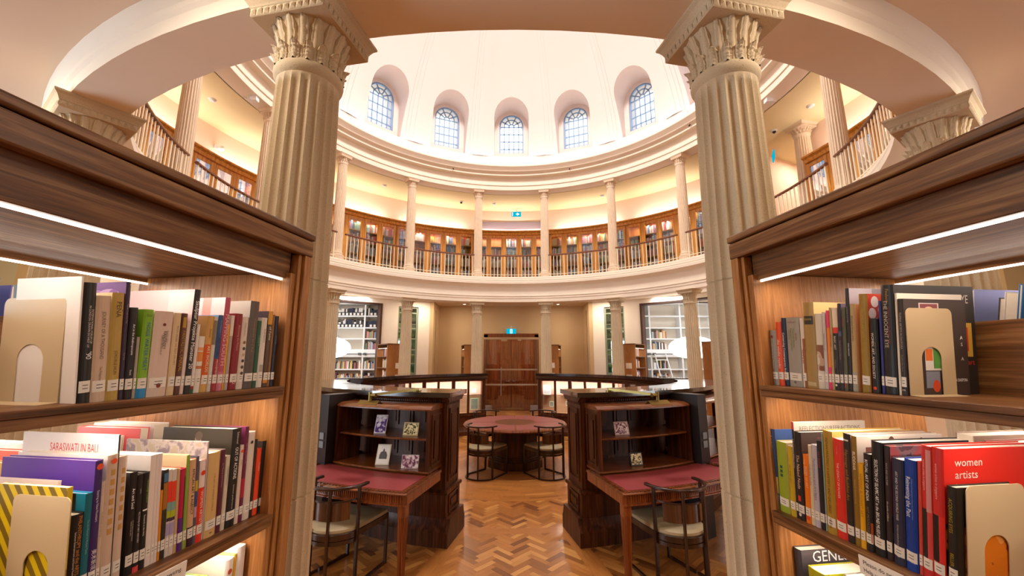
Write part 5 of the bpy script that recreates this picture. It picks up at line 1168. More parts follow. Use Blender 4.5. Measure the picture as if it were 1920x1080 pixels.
# name: (look, spine colour, art on the spine, cover colour, cover art, depth or None, extra)
B = {
'white': ('large blank white book in front of the row, behind the beige bookend', '#f2ece8', (), '#f2ece8', (), .155, dict(sticker=False, soft=True)),
'intl': ('thick black plastic-covered volume ending in 90', K, (('t', 'INTERNATIONAL FORUM OF', '#d8d0c8', .17, .42, .84, .30), ('t', 'IN LONDON: DRAWN IN WEST OF', '#d8d0c8', .17, .42, .84, .52), ('t', "'90", W, .42, .36, .42, .42)), None, (), None, {}),
'journey': ('beige volume titled JOURNEY OF A THOUSAND', '#cfb49c', (('t', 'JOURNEY OF A THOUSAND', '#6a5444', .26, .40, .85), ('t', 'The Philippines', '#8c7260', .18, .2, .33)), '#eee8e2', (), None, {}),
'pena': ('olive yellow volume with PEÑA at the top of its spine', '#b89a4a', (('t', 'PEÑA', '#4a3a14', .42, .76, .92), ('t', 'JORDELE HUN', '#6a5420', .24, .24, .46)), '#e8d8a8', (), None, {}),
'purple': ('tall dark purple book with pale swirls on the cover', '#301c34', (('t', 'Tiyanak Cawak Aron Tula', '#a08898', .3, .55, .9), ('t', 'Kaya Sabi', '#a08898', .3, .3, .42)), '#5a2c6e', (('d', '#8c5c9c', .86, .45, .04, .018), ('d', '#a884b4', .88, .25, .03, .015), ('d', '#6c3c80', .9, .18, .012, .009)), .17, {}),
'anthro': ('black book titled Art in the Anthropocene', '#1c1414', (('t', 'Art in the Anthropocene', W, .28, .45, .84), ('t', 'Davis', W, .22, .24, .33)), None, (), None, {}),
'grey1': ('thin low grey book beside the green one', '#a89c94', (), None, (), .12, {}),
'green': ('bright green book titled NOISE WATER MEAT in blue letters', '#7fb520', (('b', '#2088c8', 0, .12), ('t', 'NOISE WATER MEAT', '#2c5c9c', .38, .30, .85), ('u', 'Kahn', '#4a6a20', .006, .93, .5)), None, (), None, {}),
'kandinsky': ('very thick pinkish white volume with a dark red dot on its spine', '#d9c2b4', (('t', 'KANDINSKY', K, .20, .55, .76, .42), ('t', 'KENNETH C. LINDSAY', '#6a5a50', .09, .62, .77, .30), ('t', 'COMPLETE WRITINGS ON ART', '#6a5a50', .09, .48, .72, .56), ('d', '#7a2420', .84, .0035, .5), ('d', '#8a2c28', .13, .005, .5)), '#f0e6de', (), None, {}),
'cream': ('slim cream book just before the brown and yellow one', '#dcc49c', (('t', 'FROM WORK TO TEXT ON ART', '#8c7448', .26, .35, .85),), None, (), None, {}),
'fantastic': ('brown book lettered FANTASTIC UNREAL in yellow', '#5c3020', (('t', 'FANTASTIC UNREAL', '#b89020', .62, .28, .78), ('b', '#b89020', .82, .95, .2, .8)), None, (), None, {}),
'pale': ('narrow pale pink booklet left of the Skulptur volume', '#e0cfc8', (), None, (), None, {}),
'skulptur': ('tall black-spined volume titled Skulptur Projekte Münster', '#2a2422', (('t', 'Skulptur Projekte Münster 20', W, .58, .22, .90),), '#eccfd4', (('b', '#f4dfe2', .0, .3, .75, .97),), .24, {}),
'smallw': ('small red, green and white booklet', '#e6dcd4', (('b', '#a02828', 0, .1), ('b', '#205c34', .0, .06)), None, (), .12, {}),
'orangew': ('low white book with orange blotches', '#e9e2da', (('b', '#e08a40', .55, .72), ('b', '#e8a060', .74, .8), ('b', '#c87838', .42, .47)), None, (), .12, {}),
'artworlds': ('tan and orange book titled ART WORLDS', '#d2a45a', (('b', '#d8601c', .16, .62), ('t', 'ART WORLDS', '#f4e0c8', .44, .26, .60), ('t', 'Becker', '#8c6428', .3, .68, .85), ('b', '#e8c020', 0, 1, 0, .14)), '#c8a468', (), None, {}),
'grey2': ('grey and white slim book right of ART WORLDS', '#d4ccc6', (('b', '#8a7c68', .62, .95),), None, (), None, {}),
'social': ('blue and red book reading ART SOCIAL MOVEMENT', '#34548c', (('b', '#a83034', 0, .42), ('t', 'ART SOCIAL', '#1c2438', .45, .45, .7), ('t', 'MOVEMENT', '#e8ccc4', .42, .18, .41), ('t', 'RICHARDSON', '#8ca4c4', .25, .74, .95)), '#7aa8e0', (), None, {}),
'mapping': ('tall pink volume titled MAPPING SOUTH', '#c0566e', (('t', 'MAPPING SOUTH', '#eec8c8', .72, .20, .88), ('b', '#d07890', 0, .2)), '#e8dde0', (('b', '#f0a49c', .22, .36, 0, 1), ('b', '#f09a94', .0, .2, 0, .8), ('d', '#8a8490', .9, .62, .028, .018), ('b', '#f0d800', .6, .82, .5, .84), ('d', '#9c948c', .78, .55, .022, .016)), .19, {}),
'yellow': ('thin golden yellow booklet', '#e8a818', (), None, (), None, {}),
'greyw': ('greyish white book before the dark red one', '#b0a49c', (('b', '#e4dad2', .72, 1),), '#d8ccc4', (), None, {}),
'red': ('dark red book with small pale lettering', '#8c1c24', (('t', 'Becoming the Future', '#e0a8a0', .24, .45, .9), ('t', '22', '#e8c8c0', .4, .06, .14)), '#a02430', (), None, {}),
'circles': ('white book with a column of dark round emblems', '#e2d6cc', tuple(('d', c_, .64 - .085 * i, .0045, .5) for i, c_ in enumerate(('#8c6a28', '#3c3a30', '#b8a888', '#3a3c44', '#5c5040', '#4c3c34'))) + (('t', 'TERRITORIES', '#a09488', .22, .70, .95, .62),), None, (), None, {}),
'greytall': ('tall grey-brown hardback, second from the right group', '#5c5048', (('t', 'Contemporary Art in Asia', '#a89070', .2, .3, .9),), '#a49c94', (('d', '#bab2aa', .8, .5, .018, .018),), .19, {}),
'dkgreen': ('dark green slim book', '#1c5434', (('t', 'A History of', '#9cc0a0', .28, .5, .9),), None, (), None, {}),
'white2': ('white book with faint grey bars near the right end', '#e4dcd4', (('t', 'ELEMENTS', '#8c8078', .28, .62, .85), ('b', '#b0a8a0', .22, .32, .2, .8)), None, (), None, {}),
'brownyellow': ('dark brown book with an orange-yellow top', '#5a4024', (('b', '#d89c30', .82, 1), ('t', 'of Fame', '#f0e4d0', .5, .60, .80), ('b', '#d8902c', .05, .12)), '#3c2c38', (), None, {}),
'brown2': ('narrow brown booklet next to the last book', '#8c6034', (), None, (), None, {}),
'navy': ('navy book at the far end against the lit end panel', '#141a30', (('t', 'Art Review', '#8c98b0', .3, .5, .8),), None, (), None, {}),
# second shelf, left
'yellowstripe': ('yellow magazine with brown diagonal stripes behind the bookend', '#d8bc14', (('b', '#8c7020', .1, .3),), STRIPE, (), .165, dict(sticker=False, soft=True)),
'philan': ('black book lettered PHILANTHROPY and the Arts in gold', '#201612', (('t', 'PHILANTHROPY and the ARTS', '#c8802c', .30, .30, .97, .38), ('t', 'between Entertainment and Eternal Realm', '#d8ccc0', .16, .3, .80, .68)), None, (), .14, {}),
'teal': ('teal book with a bright cyan cover edge', '#146878', (('t', 'The Art Museum in Modern Times', '#8cbcb0', .26, .2, .95),), '#1ba4dc', (('b', '#1c1814', .15, 1, 0, 1), ('b', '#8c8478', .3, .9, .78, .80), ('b', '#8c8478', .3, .9, .84, .86), ('b', '#8c8478', .3, .9, .90, .92)), .15, {}),
'purple2': ('tall violet volume titled Soaring to New Frontiers', '#3c2464', (('t', 'Soaring to New Frontiers', '#e8e0ec', .30, .42, .88), ('t', '美术新境', '#e8e0ec', .5, .12, .38), ('d', '#f05a2c', .95, .006, .5)), '#5a3098', (), .235, {}),
'thinwhite': ('thin white book beside the violet volume', '#cdb8a8', (('t', 'The Essential and the Vast', '#a08c7c', .5, .3, .9),), '#f4eee8', (), .2, {}),
'gold1': ('white-covered volume with gold characters and an orange dot', '#d2b8a4', tuple(('b', '#c4964c', .84 - .075 * i, .885 - .075 * i, .3, .7) for i in range(7)) + (('d', '#f05a2c', .95, .0055, .5),), '#efe6df', (), .23, {}),
'saraswati': ('wide thin white book with red title SARASWATI IN BALI', '#3a3432', (), '#ece6e6', (('t', 'SARASWATI IN BALI', '#d8343c', .024, .90, .45, .5),), .25, dict(sticker=False, soft=True)),
'gold2': ('white-covered volume with gold characters, no orange dot', '#d6bfae', tuple(('b', '#c4964c', .86 - .075 * i, .905 - .075 * i, .3, .7) for i in range(7)), '#f0e8e2', (), .2, {}),
'artsoul': ('black book titled Art and Soul', '#1a1414', (('t', 'Art and Soul', W, .36, .55, .93, .55), ('t', 'OF THE SPIRIT IN THE MODERN', '#c8c0b8', .13, .25, .6, .4), ('t', 'KIDDER OF FINE ARTS', '#c8c0b8', .13, .3, .6, .62)), None, (), .15, {}),
'fictions': ('black book titled Fictions of Art History', '#201a1a', (('t', 'FICTIONS OF ART HISTORY', '#e0d8d0', .30, .22, .68), ('b', '#e04c54', -.0, .06), ('t', 'Ledbury', '#c8c0b8', .2, .75, .9)), None, (), .15, {}),
'routledge': ('black and lime book, Companion to Research in the Arts', '#1c1a18', (('t', 'The Routledge Companion', '#8cc43c', .26, .66, .94, .35), ('t', 'Research in the Arts', '#e8e4dc', .3, .28, .62, .6), ('b', W, .6, .98, .08, .13), ('b', W, .6, .615, .1, .9)), None, (), .15, {}),
'mag1': ('white periodical, left one of three standing together', '#e8dcd6', (), '#faf4f0', (), .21, dict(soft=True)),
'mag2': ('white periodical, middle one of three standing together', '#e4d8d4', (), '#faf4f0', (), .21, dict(soft=True)),
'mag3': ('white periodical, right one of three standing together', '#e6d6d6', (), '#faf4f0', (), .21, dict(soft=True)),
'orange': ('low thin orange booklet', '#e09018', (), None, (), .11, {}),
'dkteal': ('dark journal with a blue and brown top', '#2c2824', (('b', '#4878a0', .86, .96), ('b', '#a86c28', .55, .85)), None, (), .15, dict(soft=True)),
'abstract1': ('journal with red, grey and lime blots on white, left of its twin', '#d4c8c4', (('b', '#e83c20', .62, .86), ('b', '#7ca4a0', .52, .62), ('b', '#a8b820', .44, .52), ('b', '#3c2044', .40, .44), ('b', '#a89cc8', .24, .38)), None, (), .15, dict(soft=True)),
'abstract2': ('journal with red, grey and lime blots on white, right of its twin', '#d4c8c4', (('b', '#e83c20', .62, .86), ('b', '#7ca4a0', .52, .62), ('b', '#a8b820', .44, .52), ('b', '#3c2044', .40, .44), ('b', '#a89cc8', .24, .38)), None, (), .15, dict(soft=True)),
'tan': ('tan slim book between the journals and the magenta one', '#c8a878', (), None, (), .15, {}),
'magenta': ('magenta and purple striped booklet', '#b82048', (('b', '#5c2c80', 0, .4), ('b', '#2a2030', .1, .9, 0, .25)), None, (), .15, {}),
'green2': ('apple green slim book with a cream cover', '#8cac3c', (('b', '#c8b890', 0, 1, 0, .2),), '#eedcb0', (), .2, {}),
'african': ('tan book with stacked black lettering AFRICAN ART', '#d8b088', (('t', 'AFRICAN ART & AGENCY', K, .42, .3, .95), ('b', '#3a1c28', 0, .22)), None, (), .17, {}),
'colour': ('many-coloured slim book left of the red WOMEN volume', '#5c5468', (('b', '#c8b040', .6, .72), ('b', '#3c4c8c', .45, .58), ('b', '#c89cb8', .3, .42)), None, (), .17, {}),
'women': ('red and white book lettered WOMEN ARTISTS', '#e83c20', (('b', '#eedcd8', .66, 1), ('t', 'WOMEN ARTISTS', '#f4dcd0', .5, .2, .62), ('d', '#e83c20', .84, .006, .5)), '#f0e0dc', (), .17, {}),
'floral': ('tall thin book with a pale floral cover', '#b8a8ac', (), photo_mat('pale_floral_cover', ('#9c8c90', '#c0b0b0', '#d8ccc8', '#cfc0a8'), 40), (), .25, dict(sticker=False, soft=True)),
'creamtan': ('thick cream and tan volume', '#d8b478', (('t', 'THE ART OF ANCIENT GREECE', '#a88448', .14, .3, .75), ('b', '#8c6c30', .04, .055, .4, .6)), '#f2e4d8', (), .18, {}),
'maroon': ('maroon book right of the cream and tan volume', '#5c2038', (('t', 'Art Theory and Practice', '#c8909c', .3, .45, .93),), '#8c8080', (), .18, {}),
'cream2': ('cream book with small black letters beside OUT OF ACTIONS', '#d8ccb8', (('t', 'PHENOMENOLOGY', '#6a6458', .3, .5, .95),), None, (), .15, {}),
'actions': ('large black volume titled OUT OF ACTIONS with a face on its cover', '#1e1812', (('t', 'OUT OF ACTIONS', W, .34, .48, .80), ('t', 'Schimmel', '#e8e0d8', .22, .84, .96), ('t', 'between performance', '#d8d0c8', .16, .18, .42)), '#3a3224', (('b', '#544a38', 0, .9, .60, .74), ('d', '#8c7c64', .86, .48, .011, .024), ('d', '#5a4c3c', .92, .47, .012, .012), ('d', '#d8ccc0', .74, .42, .008, .010)), .225, {}),
'orangedot': ('white slim book with an orange dot at the top of its spine', '#e0ccc0', (('d', '#f0582c', .92, .0045, .5), ('t', 'An Art', '#8c7468', .3, .7, .85)), None, (), .15, {}),
'purplered': ('tall plum book with red mottled lower half', '#6c2044', (('b', '#b0203c', .25, .45), ('t', 'Essay on New Media in Asia', '#c890a8', .26, .5, .93)), '#8c3c68', (), .19, {}),
'white3': ('tall white book with one black spot on its spine', '#e0d4c8', (('d', '#2c2824', .88, .0045, .6),), '#f6efe8', (), .18, {}),
'darkthin': ('thin black booklet left of the orange-red book', '#2c241e', (('t', 'Theatre at Risk', '#c83c28', .4, .4, .95),), None, (), .15, {}),
'orangered': ('orange-red slim book near the far end', '#f04c20', (('t', 'Theatre', '#f8d0c0', .3, .5, .95),), None, (), .15, {}),
'lastdark': ('dark grey book touching the end panel', '#241e1c', (('t', 'Performance', '#847870', .2, .5, .85),), '#5c5450', (), .16, {}),
# first shelf, right
'r_grey1': ('grey book with a red roundel against the end panel', '#98938a', (('t', 'Introducing the Museum', '#e0dcd4', .2, .3, .75), ('d', '#8c3c3c', .88, .005, .5), ('b', '#b8ac78', 0, 1, 0, .2)), '#e8d880', (), None, {}),
'r_studio': ('orange book titled the studio reader', '#e8501c', (('t', 'the studio reader', '#fbe8d8', .45, .26, .72),), None, (), None, {}),
'r_navy': ('navy book titled Conserving Contemporary Art', '#1c2444', (('t', 'Conserving Contemporary Art', W, .42, .2, .78), ('u', '7', W, .006, .09, .4)), None, (), None, {}),
'r_grey2': ('wide grey volume with green and red lettering', '#a29d94', (('t', 'Preservation of Digital Art', '#5c8a34', .13, .52, .84, .42), ('t', 'Theory and Practice', '#5c8a34', .13, .56, .84, .60), ('t', 'Conservation', '#4c4844', .08, .64, .86, .28), ('t', 'Serexhe', '#a04038', .10, .6, .84, .78), ('u', 'DIGITAL ART', '#8c3c50', .004, .93, .6), ('d', '#6c6860', .07, .0035, .5)), None, (), None, {}),
'r_whitebrown': ('white and brown striped slim book', '#e4d8cc', (('b', '#a05c2c', 0, .7, .6, 1), ('t', 'TRADE & AIR', '#b0483c', .4, .3, .6)), None, (), None, {}),
'r_tan': ('thick tan leather-bound volume with a black title patch', '#a98a4c', (('b', '#2c2414', .74, .84, .05, .92), ('u', 'IONAWOR', '#c8ac60', .006, .80, .7), ('b', '#c8b48c', .03, .075, .1, .9)), '#e4c488', (), .2, dict(sticker=False)),
'r_eye': ('white-grey book with a sketched eye on its spine', '#ded6c8', (('b', EYE, .24, .58),), None, (), None, {}),
'r_whitegrey': ('pale lilac slim book', '#cfc6c8', (('t', 'INSTALLATION ART', '#6c6468', .4, .4, .8),), None, (), None, {}),
'r_pink': ('orange book with hot pink ends', '#f08830', (('b', '#f03878', .78, 1), ('b', '#f03878', 0, .12), ('b', '#f03878', .2, .28)), None, (), None, {}),
'r_tanthin': ('thin tan book right of the orange and pink one', '#b8a070', (('t', 'museum sceptics', '#8c3c2c', .5, .3, .9),), None, (), None, {}),
'r_basic': ('black book with white top and red band, BASIC ART', '#201a18', (('b', '#ecdcc4', .76, 1), ('b', '#e0382c', .69, .76), ('t', 'BASIC ART', '#f0ece4', .36, .48, .66), ('t', 'Critical terms', '#a8a098', .2, .2, .44), ('d', '#e8e4dc', .06, .003, .4)), '#f0dcb8', (), None, {}),
'r_dark': ('dark slim book right of BASIC ART', '#2c1c28', (('t', 'Thought of Art Collecting', '#9c9098', .35, .3, .62), ('b', '#4c5c8c', .62, .68, .1, .9)), '#b4a4c8', (), None, {}),
'r_olive': ('olive green slim book with red letters', '#55593f', (('t', 'Museum', '#b84030', .4, .72, .92), ('b', '#c83c30', .04, .1, .35, .6)), None, (), None, {}),
'r_talldk': ('tall black book with a grey shaded cover', '#241e22', (('t', 'ECCENTRIC SCULPTURE', '#b8b0b4', .26, .6, .88), ('t', 'DAN GRAHAM', '#e8e4e4', .34, .3, .5)), '#77727c', (('b', '#9a96a0', 0, .3, 0, 1),), .23, {}),
'r_tancream': ('tan book with an open cream side, Aboriginal Artists', '#ba9f6c', (('t', 'Aboriginal Artists of the', '#3a3450', .36, .5, .94), ('b', '#a8a494', 0, .22)), '#ecd49c', (), None, {}),
'r_gold': ('olive gold volume with a red and white pebbled cover', '#9c7c24', (('t', 'WOMEN ARTISTS', '#b89c4c', .3, .5, .9),), '#c04430', tuple(('d', '#ece0dc', z_, u_, .011, .014) for z_, u_ in ((.92, .1), (.93, .3), (.84, .2), (.80, .06), (.82, .36), (.74, .28), (.70, .12), (.72, .42), (.90, .48))), .2, {}),
'r_women': ('low black book titled WOMEN, ART, AND SOCIETY', '#15110f', (('t', 'WOMEN, ART, AND SOCIETY', '#f4ece0', .30, .14, .86, .45), ('t', 'WORLD OF ART', '#8c847c', .14, .4, .8, .75), ('d', '#e84028', .07, .004, .5)), None, (), .15, dict(sticker=False)),
'r_blue': ('thin royal blue book beside THE INNOCENT EYE', '#2c2c7c', (), None, (), None, {}),
'r_innocent': ('tall black volume titled THE INNOCENT EYE', '#14110f', (('t', 'THE INNOCENT EYE', '#cfc8bc', .30, .42, .86, .42), ('t', "Children's Art and the Modern Artist", '#a83c3c', .14, .45, .8, .68), ('t', 'Fineberg', '#b89048', .26, .84, .96, .6)), '#2e2a28', (('t', 'THE INNOCENT EYE', '#d8d0c4', .02, .88, .55, .75), ('b', '#e0b850', .80, .95, .35, .66), ('b', '#e84428', .80, .90, .40, .62), ('t', 'art', '#e03c38', .012, .30, .92, .12)), .225, {}),
'r_whitethin': ('thin white book right of THE INNOCENT EYE', '#e6dccc', (), '#efe6da', (), .18, dict(sticker=False)),
'r_filipina': ('dark brown book titled FILIPINA ARTISTS IN DIASPORA', '#2c2422', (('t', 'FILIPINA ARTISTS IN DIASPORA', '#b8aca4', .36, .45, .88), ('t', 'Flaudette May Datuin', '#8c8480', .26, .24, .42), ('u', 'arts', W, .004, .06, .6)), '#463a3a', (('b', '#ded0d4', .24, .56, .80, .96), ('b', '#8c4a52', .26, .54, .81, .95), ('d', '#e0c0a0', .86, .40, .016, .014), ('b', '#e8e4e0', .30, .56, .26, .50), ('b', '#e87838', .31, .42, .36, .48), ('b', '#5c9c4c', .43, .55, .28, .49), ('b', '#8c94a8', .30, .52, .08, .25), ('d', '#d85030', .10, .46, .010, .014), ('t', 'A', W, .008, .6, .9, .1), ('t', 'S', W, .008, .53, .9, .1), ('t', 'IN DIASPORA', W, .007, .16, .86, .2), ('t', 'A', W, .008, .38, .9, .1)), .17, {}),
# second shelf, right
's_wayofseeing': ('deep blue book titled Art: Way of Seeing against the end panel', '#2a3c6c', (('t', 'Art: A Way of Seeing', W, .36, .55, .92), ('b', '#c8a860', .2, .4)), '#4468ac', (('t', 'Estability', W, .008, .88, .45, .4),), .2, {}),
's_lime': ('wide lime green book with a dark teal mark', '#98ac28', (('b', '#1c5c48', .62, .66, .35, .6), ('b', '#1c5c48', .56, .60, .35, .6), ('b', '#1c5c48', .50, .54, .35, .6)), '#e8e0a8', (), None, {}),
's_yellow': ('yellow slim book right of the lime green one', '#c8ac14', (('t', 'ART AND ASIA', '#8c741c', .3, .3, .9),), '#ecd8d8', (), None, {}),
's_reflections': ('thin red-topped book with cover REFLECTIONS/REFRACTIONS', '#1c1614', (('b', '#e03c48', .92, 1), ('t', 'REFLECTIONS REFRACTIONS', '#d8d0c8', .6, .45, .88)), '#ded4c8', (('t', 'REFLECTIONS/REFRACTIONS', '#7c7068', .013, .93, .5, .85),), .24, {}),
's_nude': ('black book titled The Naked Nude', '#221814', (('t', 'The Naked Nude', '#ecc8b8', .42, .34, .74), ('b', '#e03c28', .21, .27, .0, .6), ('d', '#e8e0d8', .06, .0045, .4)), '#4c3c38', (('t', 'FRANCES BORZELLO', '#a8584c', .005, .93, .45, .45), ('d', '#a89488', .74, .1, .01, .006)), .19, {}),
's_orange': ('orange paperback with peach lettering', '#f08018', (('t', 'THE TOTAL', '#f8d0a0', .34, .7, .93, .35), ('t', 'WORK OF ART', '#f8d0a0', .34, .5, .85, .7), ('b', '#e04c20', .05, .14, .1, .8)), None, (), .14, {}),
's_cream': ('cream slim book with spidery letters', '#d8ccb0', (('t', 'Collecting Studies', '#6c88a8', .5, .3, .95),), None, (), .16, {}),
's_lavender': ('lavender slim book with spidery letters', '#c0bccc', (('t', 'Performance and Art Basis', '#6c74a0', .45, .2, .95),), None, (), .16, {}),
's_black': ('black slim book, ART EMPIRE, right of the lavender one', '#201820', (('t', 'ART EMPIRE', '#a04c5c', .4, .65, .92),), None, (), .18, {}),
's_teal': ('very thin pale teal book beside the gold volume', '#90a8a0', (), None, (), .2, {}),
's_gold': ('gold volume titled INDIAN PAINTING: A LAWYER’S AND GALLERIST', '#b08c2c', (('t', 'INDIAN PAINTING: A LAWYER’S AND GALLERIST', '#4c3c14', .26, .2, .93), ('t', 'MODA', '#4c3c14', .24, .06, .15)), '#d8b04c', (('b', '#e4c468', 0, .4, .9, 1),), .24, {}),
's_red': ('bright red volume titled THE LEGACY OF POWER', '#dc3020', (('t', 'THE LEGACY OF POWER', '#f8d8c8', .22, .4, .76), ('t', 'Cambridge', '#e89080', .12, .82, .95)), '#d8dce0', (), .2, {}),
's_pilgrim': ('dark brown volume titled Pilgrimage and Buddhist Art', '#2c2018', (('t', 'Pilgrimage and Buddhist Art', '#b07c30', .40, .38, .85), ('b', '#e0d8cc', .93, .945, .15, .8)), '#b09484', (), .24, {}),
's_buddha': ('ochre volume lettered BUDDHA in white', '#8c6c1c', (('t', 'BUDDHA', '#f4ecd8', .6, .62, .92), ('t', 'NEPALESE ARCHITECTURE', '#c8a050', .28, .38, .6)), '#e8dcd4', (('b', '#8c5c50', .1, .9, .82, .9), ('d', '#6c4038', .9, .4, .012, .025), ('d', '#6c4038', .9, .75, .010, .02)), .25, {}),
's_yellow2': ('golden yellow book READING BUDDHIST ART', '#e8ac10', (('t', 'READING BUDDHIST ART', '#9c7818', .5, .3, .95),), None, (), .18, {}),
's_ritual': ('black book titled RITUAL ART OF INDIA', '#1c1814', (('t', 'RITUAL ART OF INDIA', W, .38, .5, .95), ('t', 'AJIT MOOKERJEE', '#84765c', .34, .16, .47), ('b', '#a04c1c', .1, .3, .75, 1)), None, (), .18, {}),
's_islamic': ('thick black volume ISLAMIC ART in the BRUNEI MUSEUM', '#12100e', (('t', 'SELECTION OF ISLAMIC ART in the BRUNEI MUSEUM', W, .30, .16, .84), ), None, (), .24, {}),
's_brown': ('dark slim book with a reddish marbled cover', '#2c2022', (('t', 'RACE AND CULTURE', '#b8a8a4', .28, .6, .9), ('t', 'the stories of fellows', '#d8d0c8', .28, .3, .55)), photo_mat('marbled_cover', ('#3c2c34', '#6c545c', '#8c3c40'), 16), (), .24, {}),
's_war': ('dark blue volume ART AND THE SECOND WORLD WAR', '#282a44', (('t', 'ART AND THE SECOND WORLD WAR', '#dcd8d8', .20, .42, .88), ('t', 'MONICA BOHM-DUCHEN', '#b8b4b8', .14, .16, .38), ('d', '#e0dcd8', .10, .0045, .5)), None, (), .2, {}),
's_blue': ('vivid blue volume titled Reinventing the Past', '#0c3c9c', (('t', 'Reinventing the Past', '#e8f0f8', .36, .48, .84, .42), ('t', 'Archaism and Antiquarianism in Chinese Art and Visual Culture', '#8cb0e0', .10, .46, .84, .74), ('u', 'C A E A', W, .005, .09, .7)), None, (), .2, {}),
's_redthin': ('thin light red book beside the blue volume', '#c84838', (), None, (), .2, {}),
's_womenA': ('red women artists volume in a clear jacket, left one', '#cc2c28', (('b', '#241c1c', .14, .52, .0, .75), ('b', '#d84c4c', .14, .52, .6, 1), ('b', '#d89090', .5, .97, .55, .95), ('t', 'women artists in singapore', '#f0b8b0', .22, .6, .95, .4)), '#dc3028', (), .25, {}),
's_womenB': ('red women artists in singapore volume with white title on its cover', '#c82824', (('b', '#1c1616', .16, .50, .0, .6), ('b', '#e03028', .16, .5, .6, 1), ('t', 'women artists in singapore', '#f0b0a8', .22, .6, .9)), '#d8261e', (('t', 'women', '#fbe6dc', .016, .90, .22, .3), ('t', 'artists', '#fbe6dc', .016, .81, .20, .3), ('t', 'in', '#fbe6dc', .016, .72, .13, .1), ('t', 'singapore', '#fbe6dc', .016, .63, .26, .4), ('b', ART, .0, 1, 0, .46)), .27, {}),
's_acquire': ('black book lettered ACQUIRING EYES in gold, held by the bookend', '#1c1810', (('t', 'ACQUIRING EYES', '#a8901c', .36, .5, .93, .45), ('t', 'BELLER', '#a8901c', .34, .22, .36)), '#1c1810', (('b', NUDE, .1, .95, .12, .62), ('b', '#18140e', 0, 1, 0, .12), ('t', 'JONATHAN BELLER', '#b0a020', .012, .07, .5, .85)), .15, {}),
}
rows = (('L1', 1, 1.817, -.03, G1), ('L2', 1, 1.45, -.05, G2), ('R1', -1, 1.817, -.06, G3), ('R2', -1, 1.45, -.03, G4))
for rk, s, z, off, grp in rows:
    for nm, (t0, th, h, lean, dd) in GEO[rk].items():
        look, spc, ops, cv, cops, dep, kw = B[nm]
        if dep is None: dep = max(.13, min(.20, h * .74))
        where = ', ' + {'L1': 'first left shelf', 'L2': 'second left shelf', 'R1': 'first right shelf', 'R2': 'second right shelf'}[rk]
        book(s, look + (where if len((look + where).split()) <= 15 else ''), grp, off, t0, th, h, z, lean, dep, spc, ops, cv, cops, **kw)
# ---- books of the far side, seen over the divider boards
def backrow(s, z, items, grp):
    for t0, th, h, lean, dep, spc, cv, lab in items:
        book(s, lab, grp, -.62 + .04, t0, th, h, z, lean, dep, spc, (), cv, (), sticker=False, back=True)
GB = 'books on the far side of the near bookcases'
backrow(1, 1.817, [(.462, .010, .245, 0, .2, '#2c2622', '#2c2622', 'dark book peeping out left of the big white book'), (.473, .018, .205, .03, .19, '#e8dcc8', '#ecdccc', 'low cream book on the far side, beside the white book'), (.493, .013, .25, .05, .2, '#5a5ab0', '#5c5cae', 'violet-blue photo-covered book on the far side, left bookcase'), (.522, .012, .262, .06, .2, '#e8e4e0', '#8c8cc0', 'white-paged book at the very left edge of the far side'), (.545, .03, .24, .06, .2, '#c8d0c8', '#e8e4dc', 'pale book cut by the left edge of the picture')], GB)
backrow(-1, 1.817, [(.352, .014, .245, .1, .2, '#e8c8a0', '#2a2a22', 'dark photo-covered book on the far side, behind THE INNOCENT EYE'), (.378, .010, .262, .14, .22, '#8c94c8', '#8c94cc', 'lilac-blue book leaning on the far side, right bookcase'), (.402, .014, .238, .2, .19, '#3c3430', '#4a4040', 'book with cream pages and dark boards, far side of the right bookcase'), (.419, .034, .250, .2, .2, '#e8e4dc', '#f0ece6', 'thick block of white pages leaning on the far side, right bookcase'), (.456, .008, .262, .2, .22, '#2c6cb0', '#2c74b8', 'bright blue book leaning on the far side, right bookcase'), (.474, .014, .222, .2, .17, '#2c2426', '#302828', 'small dark-boarded book in front of the blue one, far side'), (.492, .03, .272, .2, .2, '#e0802c', '#efe9e2', 'white-paged book with an orange back, far right edge')], GB)
backrow(1, 1.45, [(.11, .045, .255, .01, .22, '#e8dcd0', '#efe6e0', 'thick pale book on the far side behind OUT OF ACTIONS'), (.165, .028, .25, .02, .22, '#e05858', '#e86a6a', 'pale book with a pinkish red top edge, far side'), (.215, .04, .235, .03, .2, '#e8d8c0', '#ecdcc8', 'cream book on the far side behind the floral one'), (.36, .022, .245, .05, .2, '#efe8e2', '#f4eee8', 'white book on the far side behind the violet volume'), (.395, .018, .235, .06, .19, '#e05040', '#e86850', 'white-paged book with a coral edge, far side'), (.424, .018, .215, .06, .2, '#d8b048', '#cfa43c', 'gold-covered book on the far side, left edge')], GB)
book(1, 'pale pink book standing just behind the striped magazine, second left shelf', G2, -.10, .5345, .006, .216, 1.45, .055, .2, '#e0c8bc', (), '#e6d2ca', (), sticker=False)
backrow(-1, 1.45, [(.30, .04, .26, .1, .22, '#8c6c58', '#a89080', 'brown and cream book on the far side, right second shelf'), (.36, .03, .25, .1, .22, '#c8543c', '#8c3c34', 'reddish book lying behind the black volumes, far side'), (.52, .06, .262, .13, .2, '#d8c0a8', '#e0ccb8', 'pale book on the far side at the right edge')], GB)
